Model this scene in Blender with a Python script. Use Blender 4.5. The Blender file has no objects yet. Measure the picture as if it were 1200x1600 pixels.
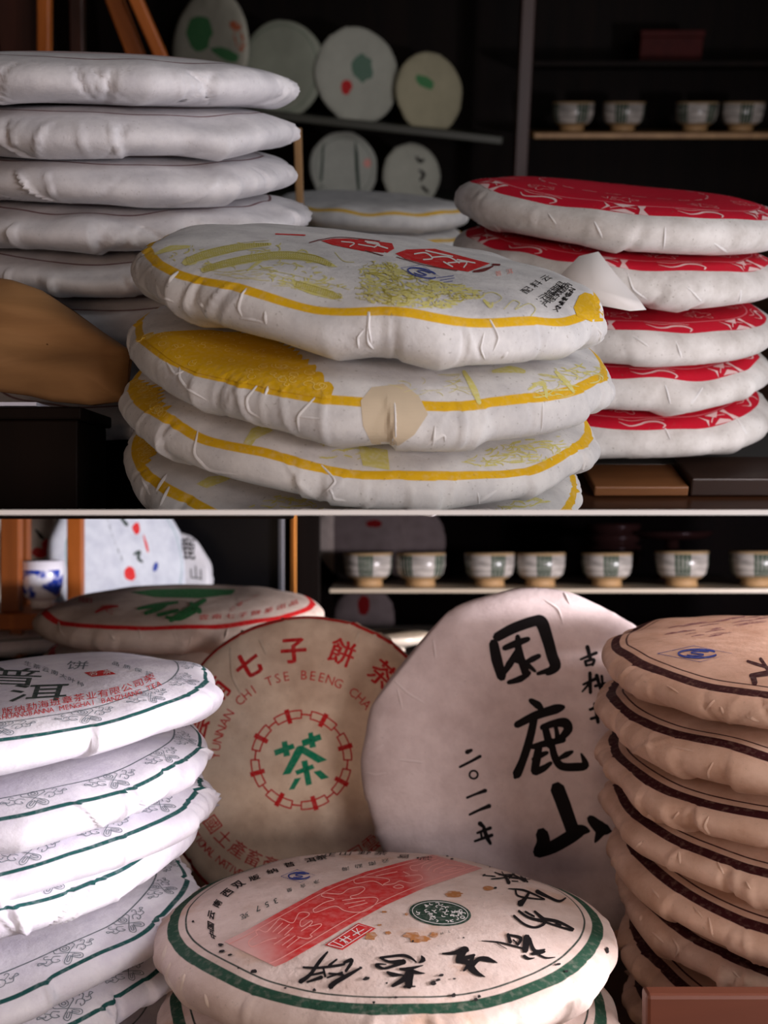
import bpy, bmesh, math, random
import numpy as np
from mathutils import Vector, Matrix
from mathutils.bvhtree import BVHTree

# ------------------------------------------------------------------ camera, world, light
SC = bpy.context.scene
F = 1600.0                       # focal length in pixels of the 1200x1600 frame
CAM = Vector((0, 0, 1.0))
cd_ = bpy.data.cameras.new('camera'); cam = bpy.data.objects.new('camera', cd_)
SC.collection.objects.link(cam)
cam.location = CAM; cam.rotation_euler = (math.pi/2, 0, 0)
cd_.sensor_fit = 'VERTICAL'; cd_.sensor_height = 36.0; cd_.lens = F*36.0/1600.0
cd_.clip_start = 0.02; cd_.clip_end = 50
cd_.dof.use_dof = True; cd_.dof.focus_distance = 0.43; cd_.dof.aperture_fstop = 13.0
SC.camera = cam
w = bpy.data.worlds.new('world'); SC.world = w; w.use_nodes = True
w.node_tree.nodes['Background'].inputs[0].default_value = (0.85, 0.88, 1.0, 1)
w.node_tree.nodes['Background'].inputs[1].default_value = 0.03
SC.view_settings.view_transform = 'Standard'; SC.view_settings.look = 'None'
SC.view_settings.gamma = 1.0; SC.view_settings.use_curve_mapping = False
SC.view_settings.exposure = 0.0

def area(name, loc, target, sx, sy, power, col):
    l = bpy.data.lights.new(name, 'AREA'); l.shape = 'RECTANGLE'; l.size = sx; l.size_y = sy
    l.energy = power; l.color = col
    o = bpy.data.objects.new(name, l); SC.collection.objects.link(o)
    o.location = loc
    o.rotation_euler = (Vector(target)-Vector(loc)).to_track_quat('-Z', 'Y').to_euler()
    return o
# shop window in front of the upper stacks, high and to the right
area('window_light_upper', (0.95, -0.40, 1.50), (0.0, 0.60, 1.15), 0.7, 0.5, 4.9, (1.0, 0.985, 0.98))
# window to the right of the lower stacks: its light skims over the maroon stack
area('window_light_lower', (0.93, 0.34, 0.958), (-0.05, 0.62, 0.93), 0.26, 0.07, 23.0, (1.0, 0.93, 0.98))
# fill light added front right to brighten the standing tan cake
area('front_fill', (0.52, -0.34, 0.975), (-0.06, 0.55, 0.84), 0.26, 0.14, 2.5, (1.0, 0.89, 0.90))
# warm fill light added low behind the camera to tint the lower stacks
area('warm_fill', (-0.16, -0.60, 0.95), (0.0, 0.60, 0.84), 0.30, 0.20, 1.7, (1.0, 0.68, 0.50))
# fill light added under the divider board to brighten the maroon stack's top
area('under_board_fill', (0.285, 0.47, 0.990), (0.165, 0.555, 0.93), 0.12, 0.16, 0.20, (1.0, 0.92, 0.95))

# ------------------------------------------------------------------ helpers
A0 = math.radians(22.0)          # the upper display board slopes toward the viewer
def P(px, py, d):                # a pixel at depth d
    return Vector(((px-600)/F*d, d, 1.0+(800-py)/F*d))
def PIXDIR(px, py): return Vector(((px-600)/F, 1.0, (800-py)/F))
RXU = Matrix.Rotation(A0, 3, 'X')
TU = Matrix.Translation(CAM) @ RXU.to_4x4()          # level frame of the upper display -> world
def PU(px, py, uy):              # pixel -> point of the upper level frame on plane y = uy
    v = RXU.transposed() @ PIXDIR(px, py)
    return v*(uy/v.y)

def tag(o, label=None, cat=None, group=None, kind=None):
    if label: o['label'] = label
    if cat: o['category'] = cat
    if group: o['group'] = group
    if kind: o['kind'] = kind
    return o
def link(name, me, mat, parent=None, mw=None):
    o = bpy.data.objects.new(name, me); SC.collection.objects.link(o)
    if mat is not None and not me.materials: me.materials.append(mat)
    if parent is not None: o.parent = parent
    if mw is not None: o.matrix_world = mw
    return o
def empty(name, mw):
    o = bpy.data.objects.new(name, None); SC.collection.objects.link(o); o.empty_display_size = 0.02
    o.matrix_world = mw; return o
def bm_mesh(name, bm, smooth=False):
    me = bpy.data.meshes.new(name); bm.to_mesh(me); bm.free()
    if smooth: me.polygons.foreach_set('use_smooth', [True]*len(me.polygons))
    return me
def box_bm(x0, x1, y0, y1, z0, z1, bev=0.0, bm=None):
    b = bm or bmesh.new()
    r = bmesh.ops.create_cube(b, size=1.0)
    for v in r['verts']:
        v.co = Vector((x0+(v.co.x+.5)*(x1-x0), y0+(v.co.y+.5)*(y1-y0), z0+(v.co.z+.5)*(z1-z0)))
    if bev:
        es = list({e for v in r['verts'] for e in v.link_edges})
        bmesh.ops.bevel(b, geom=es, offset=bev, segments=2, affect='EDGES', profile=.5)
    return b
def box(name, x0, x1, y0, y1, z0, z1, mat, bev=0.0, parent=None, mw=None):
    return link(name, bm_mesh(name, box_bm(x0, x1, y0, y1, z0, z1, bev)), mat, parent, mw)
def lathe(name, prof, mat, parent=None, mw=None, n=40, smooth=True):
    bm = bmesh.new(); rings = []
    for r, z in prof:
        rings.append([bm.verts.new((r*math.cos(2*math.pi*i/n), r*math.sin(2*math.pi*i/n), z)) for i in range(n)])
    for a, b in zip(rings, rings[1:]):
        for i in range(n):
            bm.faces.new((a[i], a[(i+1) % n], b[(i+1) % n], b[i]))
    if prof[0][0] > 1e-6 and prof[0] != prof[-1]: bm.faces.new(rings[0][::-1])
    if prof[-1][0] > 1e-6 and prof[0] != prof[-1]: bm.faces.new(rings[-1])
    bmesh.ops.remove_doubles(bm, verts=bm.verts, dist=1e-6)
    bmesh.ops.recalc_face_normals(bm, faces=bm.faces)
    return link(name, bm_mesh(name, bm, smooth), mat, parent, mw)

# ------------------------------------------------------------------ materials
def srgb(r, g, b):
    f = lambda c: (c/255/12.92 if c/255 <= .04045 else ((c/255+.055)/1.055)**2.4)
    return (f(r), f(g), f(b), 1.0)
class NT:
    def __init__(s, name):
        s.m = bpy.data.materials.new(name); s.m.use_nodes = True; s.t = s.m.node_tree
        s.b = s.t.nodes['Principled BSDF']
    def n(s, t, **kw):
        x = s.t.nodes.new(t)
        for k, v in kw.items(): setattr(x, k, v)
        return x
    def l(s, a, b): s.t.links.new(a, b)
    def math(s, op, a, b=None, c=None, clamp=False):
        x = s.n('ShaderNodeMath', operation=op, use_clamp=clamp)
        for i, v in enumerate((a, b, c)):
            if v is None: continue
            if hasattr(v, 'is_output'): s.l(v, x.inputs[i])
            else: x.inputs[i].default_value = v
        return x.outputs[0]
    def mix(s, fac, a, b, mode='MIX'):
        x = s.n('ShaderNodeMix', data_type='RGBA', blend_type=mode)
        for i, v in ((0, fac), (6, a), (7, b)):
            if hasattr(v, 'is_output'): s.l(v, x.inputs[i])
            else: x.inputs[i].default_value = v
        return x.outputs[2]
    def noise(s, scale, detail=3, rough=.5, vec=None, dist=0):
        x = s.n('ShaderNodeTexNoise'); x.inputs['Scale'].default_value = scale
        x.inputs['Detail'].default_value = detail; x.inputs['Roughness'].default_value = rough
        x.inputs['Distortion'].default_value = dist
        s.l(vec if vec is not None else s.coord(), x.inputs['Vector']); return x.outputs['Fac']
    def coord(s):
        if not hasattr(s, '_c'): s._c = s.n('ShaderNodeTexCoord').outputs['Object']
        return s._c
    def ramp(s, v, lo, hi):
        x = s.n('ShaderNodeMapRange', clamp=True); s.l(v, x.inputs[0])
        x.inputs[1].default_value = lo; x.inputs[2].default_value = hi
        return x.outputs[0]
    def bump(s, h, strength=.3, dist=.001):
        x = s.n('ShaderNodeBump'); x.inputs['Strength'].default_value = strength
        x.inputs['Distance'].default_value = dist; s.l(h, x.inputs['Height'])
        s.l(x.outputs[0], s.b.inputs['Normal'])

def paper(name, base, shade, rings=(), fleck=.35, stain=None, fill=None, gloss=.75, mott=55, fleckcol=(.18, .16, .12, 1)):
    """wrapping paper: mottled pulp, flecks, printed rings at s/R (attribute srad)"""
    t = NT(name)
    c = t.mix(t.ramp(t.noise(mott, 5, .62), .35, .68), base, shade)
    if stain:
        col, sc, lo, hi, amt = stain
        c = t.mix(t.math('MULTIPLY', t.ramp(t.noise(sc, 4, .6), lo, hi), amt), c, col)
    at = t.n('ShaderNodeAttribute', attribute_name='srad')
    wob = t.math('MULTIPLY_ADD', t.noise(28, 2), .022, -.011)
    s = t.math('ADD', at.outputs['Fac'], wob)
    if fill:
        r0, r1, col = fill
        k = t.math('MULTIPLY', t.math('GREATER_THAN', s, r0), t.math('LESS_THAN', s, r1))
        c = t.mix(k, c, col)
    ink = t.ramp(t.noise(420, 2), .25, .5)
    for r0, r1, col in rings:
        hw = (r1-r0)/2
        k = t.ramp(t.math('ABSOLUTE', t.math('SUBTRACT', s, (r0+r1)/2)), hw+.002, hw-.002)
        k = t.math('MULTIPLY', k, t.math('MULTIPLY_ADD', ink, .14, .86))
        c = t.mix(k, c, col)
    fl = t.ramp(t.noise(650, 2, .5), .66, .76)
    c = t.mix(t.math('MULTIPLY', fl, fleck), c, fleckcol)
    t.l(c, t.b.inputs['Base Color']); t.b.inputs['Roughness'].default_value = gloss
    t.b.inputs['Specular IOR Level'].default_value = .25
    h = t.math('ADD', t.math('MULTIPLY', t.noise(330, 4, .65), .55), t.math('MULTIPLY', t.noise(70, 4, .6), 1.2))
    t.bump(h, .32, .0011)
    return t.m
def plain(name, col, rough=.6, noise=None, metal=0, spec=.5, bump=None):
    t = NT(name); c = col
    if noise:
        sc, amt = noise
        c = t.mix(t.ramp(t.noise(sc, 4), .3, .7), [x*(1-amt) for x in col[:3]]+[1], [min(1, x*(1+amt)) for x in col[:3]]+[1])
        t.l(c, t.b.inputs['Base Color'])
    else: t.b.inputs['Base Color'].default_value = col
    t.b.inputs['Roughness'].default_value = rough; t.b.inputs['Metallic'].default_value = metal
    t.b.inputs['Specular IOR Level'].default_value = spec
    if bump: t.bump(t.noise(bump[0], 4), bump[1], bump[2])
    return t.m
def wood(name, c1, c2, scale=(6, 60, 60), rough=.4, spec=.4):
    t = NT(name); t.b.inputs['Specular IOR Level'].default_value = spec
    mp = t.n('ShaderNodeMapping'); mp.inputs['Scale'].default_value = scale
    t.l(t.coord(), mp.inputs[0])
    c = t.mix(t.ramp(t.noise(1.0, 5, .6, mp.outputs[0], .6), .3, .72), c1, c2)
    t.l(c, t.b.inputs['Base Color']); t.b.inputs['Roughness'].default_value = rough
    t.bump(t.noise(1.0, 4, .6, mp.outputs[0]), .1, .001)
    return t.m
def ink(name, col, wear=.12, rough=.75):
    t = NT(name)
    c = t.mix(t.math('MULTIPLY', t.ramp(t.noise(500, 2), .45, .75), wear), col, (.75, .72, .68, 1))
    t.l(c, t.b.inputs['Base Color']); t.b.inputs['Roughness'].default_value = rough
    t.b.inputs['Specular IOR Level'].default_value = .2
    return t.m

# ------------------------------------------------------------------ wrapped tea cake
class Cake: pass
CAKES = {}
def profile(T, R, zm, p, q, pb, qb, dome):
    """(r, z) from the top centre over the rim to the bottom centre, by arc length"""
    u = np.linspace(0, 1, 400); r = 1-(1-u)**2.2
    zt = zm*T + (1-zm)*T*np.power(np.maximum(1-r**p, 0), 1/q) - dome*r**2
    zt -= (zt[-1]-zm*T)*r**12
    zb = zm*T - zm*T*np.power(np.maximum(1-r**pb, 0), 1/qb)
    rr = np.concatenate([r, r[::-1][1:]])*R; zz = np.concatenate([zt, zb[::-1][1:]])
    s = np.concatenate([[0], np.cumsum(np.hypot(np.diff(rr), np.diff(zz)))])
    return rr, zz, s
def make_cake(name, label, group, mw, mat, R=.1, T=.029, seed=1, zm=.45, p=7, q=2., pb=6, qb=2.2, dome=.0012,
              nth=288, nt=58, dent=.0008, wob=.012, facet=.0018, folds=22, rimw=.0016, clip=None, nodes=30, fold_h=.0013, flat=(), cat='tea cake'):
    rg = np.random.RandomState(seed)
    C = Cake(); C.R = R; C.T = T
    rr, zz, ss = profile(T, R, zm, p, q, pb, qb, dome)
    smax = ss[-1]
    # random fields
    k2 = rg.normal(0, 1, (14, 2))*np.array([[38, 38]]); ph2 = rg.uniform(0, 6.28, 14); am2 = 1/(1+np.hypot(k2[:, 0], k2[:, 1])/40); am2 /= np.sqrt((am2**2).sum())
    kw = np.arange(2, 8); aw = rg.normal(0, 1, 6)/kw**.8; pw = rg.uniform(0, 6.28, 6); aw /= np.abs(aw).sum()
    kr = np.arange(3, 15); ar = rg.normal(0, 1, 12)/kr**.4; pr = rg.uniform(0, 6.28, 12); ar /= np.sqrt((ar**2).sum())
    nk = nodes
    ang = np.sort((np.arange(nk)+rg.uniform(-.42, .42, nk))*2*np.pi/nk); val = rg.uniform(-1, 1, nk)
    v1 = np.where(rg.uniform(0, 1, nk) < .55, np.roll(val, -1), np.clip(np.roll(val, -1)+rg.choice([-1, 1], nk)*rg.uniform(.5, 1.0, nk), -1.2, 1.2))
    angx = np.empty(2*nk+2); valx = np.empty(2*nk+2); eps = .012
    angx[1:-1:2] = ang; valx[1:-1:2] = val; angx[2:-1:2] = np.append(ang[1:], ang[0]+2*np.pi)-eps; valx[2:-1:2] = v1
    angx[0] = ang[0]-eps; valx[0] = v1[-1]; angx[-1] = ang[0]+2*np.pi; valx[-1] = val[0]
    ang0 = ang[0]
    shear = rg.uniform(-1, 1)*.25
    fa = rg.uniform(0, 2*np.pi, folds); fw = rg.uniform(.010, .022, folds); fh = rg.uniform(.4, 1, folds)*rg.choice([1, 1, -1], folds); fs = rg.normal(0, .35, folds)
    s_rim = np.interp(R*.93, rr[:400], ss[:400])      # where the top turns to the side
    s_mid = ss[399]
    s_bot = ss[400+int(np.argmin(np.abs(rr[400:]-R*.86)))]
    def surf(th, s):
        r = np.interp(s, ss, rr); z = np.interp(s, ss, zz)
        x = r*np.cos(th); y = r*np.sin(th)
        top = np.clip((s_mid-s)/(s_mid-s_rim+1e-9), 0, 1)
        side = np.clip((s-s_rim*.97)/(s_mid-s_rim*.97), 0, 1)
        d = sum(am2[i]*np.sin(k2[i, 0]*x+k2[i, 1]*y+ph2[i]) for i in range(14))
        wv = sum(aw[i]*np.sin(kw[i]*th+pw[i]) for i in range(6))
        rv = sum(ar[i]*np.sin(kr[i]*th+pr[i]) for i in range(12))
        z = z + dent*d*top*np.clip(z/(.4*T), 0, 1)
        edge = np.exp(-((s-s_rim)/(.16*R))**2)
        z = z + rimw*.6*rv*edge
        thm = np.mod(th + shear*(s-s_rim)/R - ang0, 2*np.pi) + ang0
        fc = np.interp(thm, angx, valx)
        lump = fc*facet*side*(1+.9*np.clip((s-s_mid)/(s_bot-s_mid), 0, 1))
        band = np.clip((s-s_rim*.985)/(.05*R), 0, 1)*np.clip((s_bot*1.06-s)/(.08*R), 0, 1)
        for i in range(folds):
            dth = np.mod(th-fa[i]+fs[i]*(s-s_mid)/R*1.5+np.pi, 2*np.pi)-np.pi
            lump = lump + fh[i]*fold_h*np.maximum(0, 1-np.abs(dth)/fw[i])*band
        sc = 1+wob*wv + lump/R
        low = np.clip((s-s_mid)/(s_bot-s_mid), 0, 1)*np.clip((s_bot*1.18-s)/(.15*R), 0, 1)
        z = z - (np.maximum(0, fc)*.0024)*low
        x, y = x*sc, y*sc
        for fa0, fd in flat:       # straight pressed edges
            nx, ny = math.cos(fa0), math.sin(fa0)
            dd = np.maximum(0, x*nx+y*ny-fd*R)*.75
            x, y = x-dd*nx, y-dd*ny
        return x, y, z
    C.surf = surf; C.rr = rr[:400]; C.ss = ss[:400]; C.smax = smax; C.s_rim = s_rim
    # rows: sparse on top, dense on the side, sparse beneath
    a = np.linspace(0, s_rim*.9, max(8, int(nt*.34)), endpoint=False)
    b = np.linspace(s_rim*.9, s_bot*1.03, int(nt*.54), endpoint=False)
    c = np.linspace(s_bot*1.03, smax, max(4, int(nt*.12)))
    S = np.concatenate([a, b, c]); S[0] = R*.004; S[-1] = smax-R*.01
    TH = np.arange(nth)*2*np.pi/nth
    g_s, g_t = np.meshgrid(S, TH, indexing='ij')
    x, y, z = surf(g_t, g_s)
    m = len(S)
    V = np.stack([x, y, z], -1).reshape(-1, 3)
    i = np.arange(m-1)[:, None]*nth; j = np.arange(nth)[None, :]; j1 = (j+1) % nth
    Q = np.stack([i+j, i+nth+j, i+nth+j1, i+j1], -1).reshape(-1, 4)
    me = bpy.data.meshes.new(name)
    faces = Q.tolist(); faces.append(list(range(nth))); faces.append(list(range((m-1)*nth, m*nth))[::-1])
    me.from_pydata(V.tolist(), [], faces)
    me.polygons.foreach_set('use_smooth', [True]*len(me.polygons))
    att = me.attributes.new('srad', 'FLOAT', 'POINT'); att.data.foreach_set('value', (g_s/R).astype(np.float32).ravel())
    if clip is not None:
        bm = bmesh.new(); bm.from_mesh(me)
        inv = mw.inverted(); co = inv @ Vector((0, .5, clip)); no = (mw.to_3x3().transposed() @ Vector((0, 0, 1)))
        r = bmesh.ops.bisect_plane(bm, geom=bm.verts[:]+bm.edges[:]+bm.faces[:], plane_co=co, plane_no=no, clear_inner=True)
        es = [e for e in r['geom_cut'] if isinstance(e, bmesh.types.BMEdge)]
        bmesh.ops.holes_fill(bm, edges=es)
        bm.to_mesh(me); bm.free()
    me.validate(); me.update()
    C.obj = link(name, me, mat, None, mw); C.mw = mw.copy(); C.inv = mw.inverted()
    tag(C.obj, label, cat, group)
    C.bvh = None
    return C
def cake_mat(cx, cy, d, a=0., b=0., spin=0., h=.02):
    """cake whose rim plane (height h) is centred on the pixel at depth d, tipped a toward the viewer, b to the right"""
    M = Matrix.Rotation(math.radians(b), 4, 'Y') @ Matrix.Rotation(math.radians(a), 4, 'X') @ Matrix.Rotation(math.radians(spin), 4, 'Z')
    return Matrix.Translation(P(cx, cy, d)) @ M @ Matrix.Translation((0, 0, -h))
# ------------------------------------------------------------------ setting
M_board = plain('white_board', srgb(245, 244, 242), .5)
M_tab = wood('dark_table_wood', srgb(38, 22, 15), srgb(70, 42, 26), (3, 40, 40), .28)
M_dark = wood('dark_cabinet_wood', srgb(11, 7, 6), srgb(24, 15, 11), (30, 30, 3), .6, .08)
M_wall = plain('dark_wall', srgb(9, 8, 8), .9, None, 0, .1)
M_floor = plain('floor_stone', srgb(60, 54, 50), .6, (8, .3))
ZT = .735                        # lower table top
TY = .575                        # the sloping board leaves the divider here
def struct(o): return tag(o, kind='structure')
struct(box('floor', -2.2, 2.2, -1.6, 3.6, -.05, 0, M_floor))
struct(box('wall_back', -2.2, 2.2, 3.6, 3.7, 0, 3.4, M_wall))
struct(box('wall_left', -2.3, -2.2, -1.6, 3.7, 0, 3.4, M_wall))
struct(box('wall_right', 2.2, 2.3, -1.6, 3.7, 0, 3.4, M_wall))
zs0, zs1 = 1-.0009, 1+.0006
o = struct(box('trim_1', -.36, .90, .30, TY+.01, zs0, zs1, M_board))
tag(o, 'thin white divider board between the upper and lower displays')
# ------------------------------------------------------------------ paper kinds
GOLD = srgb(222, 176, 24)
W_grey = srgb(226, 225, 224); W_grey2 = srgb(198, 197, 198)
m_yel = paper('yellow_cake_paper', W_grey, W_grey2, [(.945, .985, GOLD)], .5)
m_wht = paper('white_cake_paper', srgb(222, 221, 224), srgb(196, 195, 200), [(.80, .815, srgb(120, 80, 85)), (.30, .62, srgb(196, 176, 178))], .25)
m_red = paper('red_cake_paper', srgb(226, 224, 222), srgb(196, 192, 188), [(.80, .806, srgb(232, 150, 160))], .5, fill=(0., .925, srgb(204, 18, 48)))
m_grn = paper('green_border_paper', srgb(238, 236, 242), srgb(216, 212, 224), [(.955, .975, srgb(28, 82, 80)), (.83, .837, srgb(86, 100, 106))], .12)
m_mar = paper('maroon_border_paper', srgb(222, 188, 166), srgb(196, 158, 134), [(.905, .955, srgb(58, 16, 20)), (.865, .874, srgb(62, 22, 24))], .2)  # tan carries the stack's warm light; the paper itself is pinkish white
m_rg = paper('red_ring_paper', srgb(226, 206, 192), srgb(204, 180, 164), [(.91, .955, srgb(214, 26, 30))], .3)
m_sev = paper('tan_thin_paper', srgb(246, 224, 200), srgb(224, 198, 172), [(.985, 1.02, srgb(206, 40, 36))], .25, stain=(srgb(190, 160, 138), 14, .5, .75, .7))
m_kun = paper('white_thin_paper', srgb(230, 214, 212), srgb(208, 190, 188), [], .15)
m_frn = paper('aged_green_ring_paper', srgb(228, 208, 198), srgb(206, 182, 170), [(.905, .955, srgb(36, 74, 56)), (.868, .876, srgb(40, 56, 48))], .3,
              stain=(srgb(196, 140, 90), 30, .6, .75, .55))

CK = {}
# ---- yellow stack (upper display)
G = 'gold-ringed tea cakes stacked at the front of the upper board'
yl = [('topmost cake of the gold-ringed stack, with red seal and blue mark', 587, 424, 737, .434, 22, 7.4, 11, .0265),
      ('second cake from the top of the gold-ringed stack, with a tan patch on its side', 583, 531, 764, .445, 22, 5.4, 12, .027),
      ('third cake from the top of the gold-ringed stack', 569, 618, 737, .456, 22.5, 6.6, 13, .0245),
      ('fourth cake from the top of the gold-ringed stack, lowest one showing', 560, 710, 722, .466, 22.5, 6.8, 14, .0255)]
for k, (lab, cx, cy, W, d, a, b, sd, T) in enumerate(yl):
    CK['y%d' % k] = make_cake('tea_cake', lab, G, cake_mat(cx, cy, d, a, b, sd*40, T*.72), m_yel, W*d/F/2*.985, T, sd,
                              p=9, nth=480, nt=84, facet=.0022, folds=26, fold_h=.0015, clip=zs1+.0001 if k == 3 else None)
# ---- white stack
G = 'plain white tea cakes in the tall stack on the upper board'
order = ['topmost', 'second from the top', 'third from the top', 'fourth from the top', 'fifth from the top', 'sixth from the top', 'seventh from the top', 'lowest']
for k, (cy, xr, b) in enumerate([(100, 458, 2.5), (174, 464, 1.5), (243, 464, 1), (310, 472, .5), (376, 468, 0), (444, 466, 0), (512, 464, 0), (578, 462, 0)]):
    d = .556+k*.0102; R = .1
    CK['w%d' % k] = make_cake('tea_cake', 'white paper tea cake, %s of the tall plain white stack' % order[k], G,
        cake_mat(xr-R*F/d, cy, d, 22.6, b, k*77, .0195), m_wht, R, .0238, 30+k, p=4.5, q=2, nth=320, nt=56, facet=.0040, nodes=18, folds=34, fold_h=.0034)
# ---- red stack
G = 'red-topped tea cakes stacked at the right of the upper board'
for k, (cx, cy, W, b, lab) in enumerate([(970, 314, 516, 5, 'topmost of the red stack'), (960, 388, 508, 4.2, 'second from the top of the red stack'),
        (955, 474, 500, 2.5, 'middle one of the red stack'), (948, 538, 496, 2, 'second from the bottom of the red stack'), (946, 606, 492, .5, 'lowest of the red stack')]):
    d = .62+k*.0108
    CK['r%d' % k] = make_cake('tea_cake', 'tea cake with red printed top, %s' % lab, G, cake_mat(cx, cy, d, 22.5, b, 20+k*50, .0205), m_red,
        W*d/F/2, .0285, 50+k, p=7, nth=280, nt=54)
# ---- second yellow stack behind
G = 'gold-ringed tea cakes in the far stack behind the front one'
for k in range(5):
    d = 1.05+k*.0105
    make_cake('tea_cake', 'gold-ringed tea cake, %s of the far stack between white and red stacks' % ['topmost', 'second', 'third', 'fourth', 'lowest'][k], G,
        cake_mat(575+(3-k)*2, 318+k*41, d, 22.3, 3, k*60, .0205), m_yel, .1, .0285, 60+k, nth=120 if k < 2 else 48, nt=34 if k < 2 else 20, folds=8)
# ---- left stack with scroll border (lower display)
G = 'tea cakes with green scroll border in the left lower stack'
for k, (xr, cy, a, b, lab) in enumerate([(334, 1088, 2, -4.2, 'topmost of the scroll-bordered stack, with red arc lettering'), (328, 1184, 2, -3.2, 'second from the top of the scroll-bordered stack'),
        (322, 1250, 2, -3, 'third from the top of the scroll-bordered stack'), (310, 1302, 2, -3, 'fourth from the top of the scroll-bordered stack'),
        (296, 1416, 3, -4.5, 'fifth from the top of the scroll-bordered stack'), (288, 1494, 3, -4.5, 'second from the bottom of the scroll-bordered stack'),
        (292, 1575, 0, 0, 'lowest of the scroll-bordered stack')]):
    d = .470+(.004 if k > 3 else 0); R = .1005
    CK['l%d' % k] = make_cake('tea_cake', 'white tea cake, '+lab, G, cake_mat(xr-R*F/d*1.0, cy, d, a, b, 15+k*47, .018), m_grn, R, .0255, 70+k,
        p=5, nth=440, nt=72, facet=.0034, nodes=20, folds=32, fold_h=.0030)
# ---- right stack
G = 'tea cakes with maroon rings in the right lower stack'
for k, (xl, cy, a, b, lab) in enumerate([(942, 1026, 5, 1, 'topmost of the maroon-ringed stack, with blue quality mark'), (938, 1108, 5, 1, 'second from the top of the maroon-ringed stack'),
        (943, 1184, 5, 0, 'third from the top of the maroon-ringed stack'), (951, 1256, 5, 0, 'fourth from the top of the maroon-ringed stack'),
        (962, 1338, 6, 2, 'fifth from the top of the maroon-ringed stack'), (967, 1400, 6, 3, 'third from the bottom of the maroon-ringed stack'),
        (976, 1486, 7, 3, 'second from the bottom of the maroon-ringed stack'), (985, 1560, 0, 0, 'lowest of the maroon-ringed stack')]):
    d = .500; R = .1
    CK['m%d' % k] = make_cake('tea_cake', 'tan tea cake, '+lab, G, cake_mat(xl+R*F/d, cy, d, a, b, 30+k*61, .0175), m_mar, R, .0258, 90+k,
        p=4.5, q=2., nth=400, nt=66, facet=.0024, folds=28, fold_h=.0022)
# ---- front cake on two more
G = 'aged tea cakes in the short stack at the front of the lower table'
CK['f0'] = make_cake('tea_cake', 'large aged tea cake with green ring, red band and insect holes', G, cake_mat(602, 1438, .4476, -2.0, .6, 0, .019), m_frn, .0985, .031, 111,
    p=3.6, q=2.1, dome=.003, nth=360, nt=74, facet=.0012, rimw=.0011)
for k in (1, 2):
    CK['f%d' % k] = make_cake('tea_cake', 'aged green-ringed tea cake beneath the red-banded one, %s' % ('directly under it' if k == 1 else 'on the table'), G,
        cake_mat(602+(4 if k == 1 else -2), 1446+108*k, .4476, 0, 0, 90*k, .019), m_frn, .0985, .029, 111+k, p=4, nth=200, nt=44)
# ---- red ring cakes behind
G = 'red-ringed tea cakes stacked behind the scroll-bordered stack'
for k in range(6):
    d = .81; cy = 954+k*62
    CK['b%d' % k] = make_cake('tea_cake', ['red-ringed tea cake with green brush print, top of the stack behind', 'red-ringed tea cake, second from the top of the stack behind'][k] if k < 2 else
        'red-ringed tea cake, %s the stack behind the standing cake' % ['third in', 'fourth in', 'fifth in', 'lowest of'][k-2], G, cake_mat(284+(k % 2)*10, cy, d, 4 if k < 2 else 1, 0, k*70, .018), m_rg, .1115, .030, 120+k, p=5,
        nth=240 if k < 2 else 60, nt=46 if k < 2 else 22)
# ---- two standing cakes
def stand(cx, cy, d, lean, yaw, spin=0):
    return Matrix.Translation(P(cx, cy, d)) @ Matrix.Rotation(math.radians(yaw), 4, 'Z') @ Matrix.Rotation(math.radians(90-lean), 4, 'X') @ Matrix.Rotation(math.radians(spin), 4, 'Z') @ Matrix.Translation((0, 0, -.025))
CK['s'] = make_cake('tea_cake', 'standing tan tea cake with red chain ring and green character', None, stand(474, 1192, .645, 14, -3), m_sev, .0952, .027, 131, p=6, q=2.,
    dome=.002, nth=320, nt=60, facet=.001, dent=.0007, wob=.008, rimw=.0006)
CK['k'] = make_cake('tea_cake', 'standing white tea cake with large black brush calligraphy', None, stand(846, 1190, .60, 13, 3), m_kun, .1045, .027, 132, p=6, q=2.,
    dome=.002, nth=320, nt=60, facet=.0012, dent=.0016, wob=.008, rimw=.0006, flat=((math.radians(140), .93), (math.radians(62), .97)))
# ------------------------------------------------------------------ upper display: board, cabinet, things
UB = -.575*math.sin(A0)          # height of the sloping board in its own level frame
def bisect_above(o, z):
    bm = bmesh.new(); bm.from_mesh(o.data); mw = o.matrix_world
    bmesh.ops.bisect_plane(bm, geom=bm.verts[:]+bm.edges[:]+bm.faces[:], plane_co=mw.inverted() @ Vector((0, 0, z)),
                           plane_no=mw.to_3x3().transposed() @ Vector((0, 0, 1)), clear_inner=True)
    es = [e for e in bm.edges if e.is_boundary]
    if es: bmesh.ops.holes_fill(bm, edges=es)
    bm.to_mesh(o.data); bm.free()
o = box('display_board', -1.05, 1.05, .5, 1.75, UB-.018, UB, M_tab, 0, None, TU)
bpy.context.view_layer.update(); bisect_above(o, zs1+.00005)
tag(o, 'dark polished wooden board under the upper tea cake stacks', 'table')
def onboard(px, py):             # pixel -> point on the sloping board, in its level frame
    v = RXU.transposed() @ PIXDIR(px, py); return v*(UB/v.z)

M_shelf = plain('shelf_grey', srgb(64, 66, 56), .5)
M_post = wood('red_brown_post', srgb(44, 20, 14), srgb(70, 34, 22), (30, 30, 4), .45)
M_tan = wood('tan_wood', srgb(150, 112, 72), srgb(186, 146, 98), (30, 30, 4), .5)
M_orange = wood('orange_wood', srgb(150, 78, 26), srgb(186, 104, 40), (40, 40, 5), .4)
M_redbox = plain('dark_red_card', srgb(66, 18, 15), .7, (30, .2), 0, .2)
M_cupw = None

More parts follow.
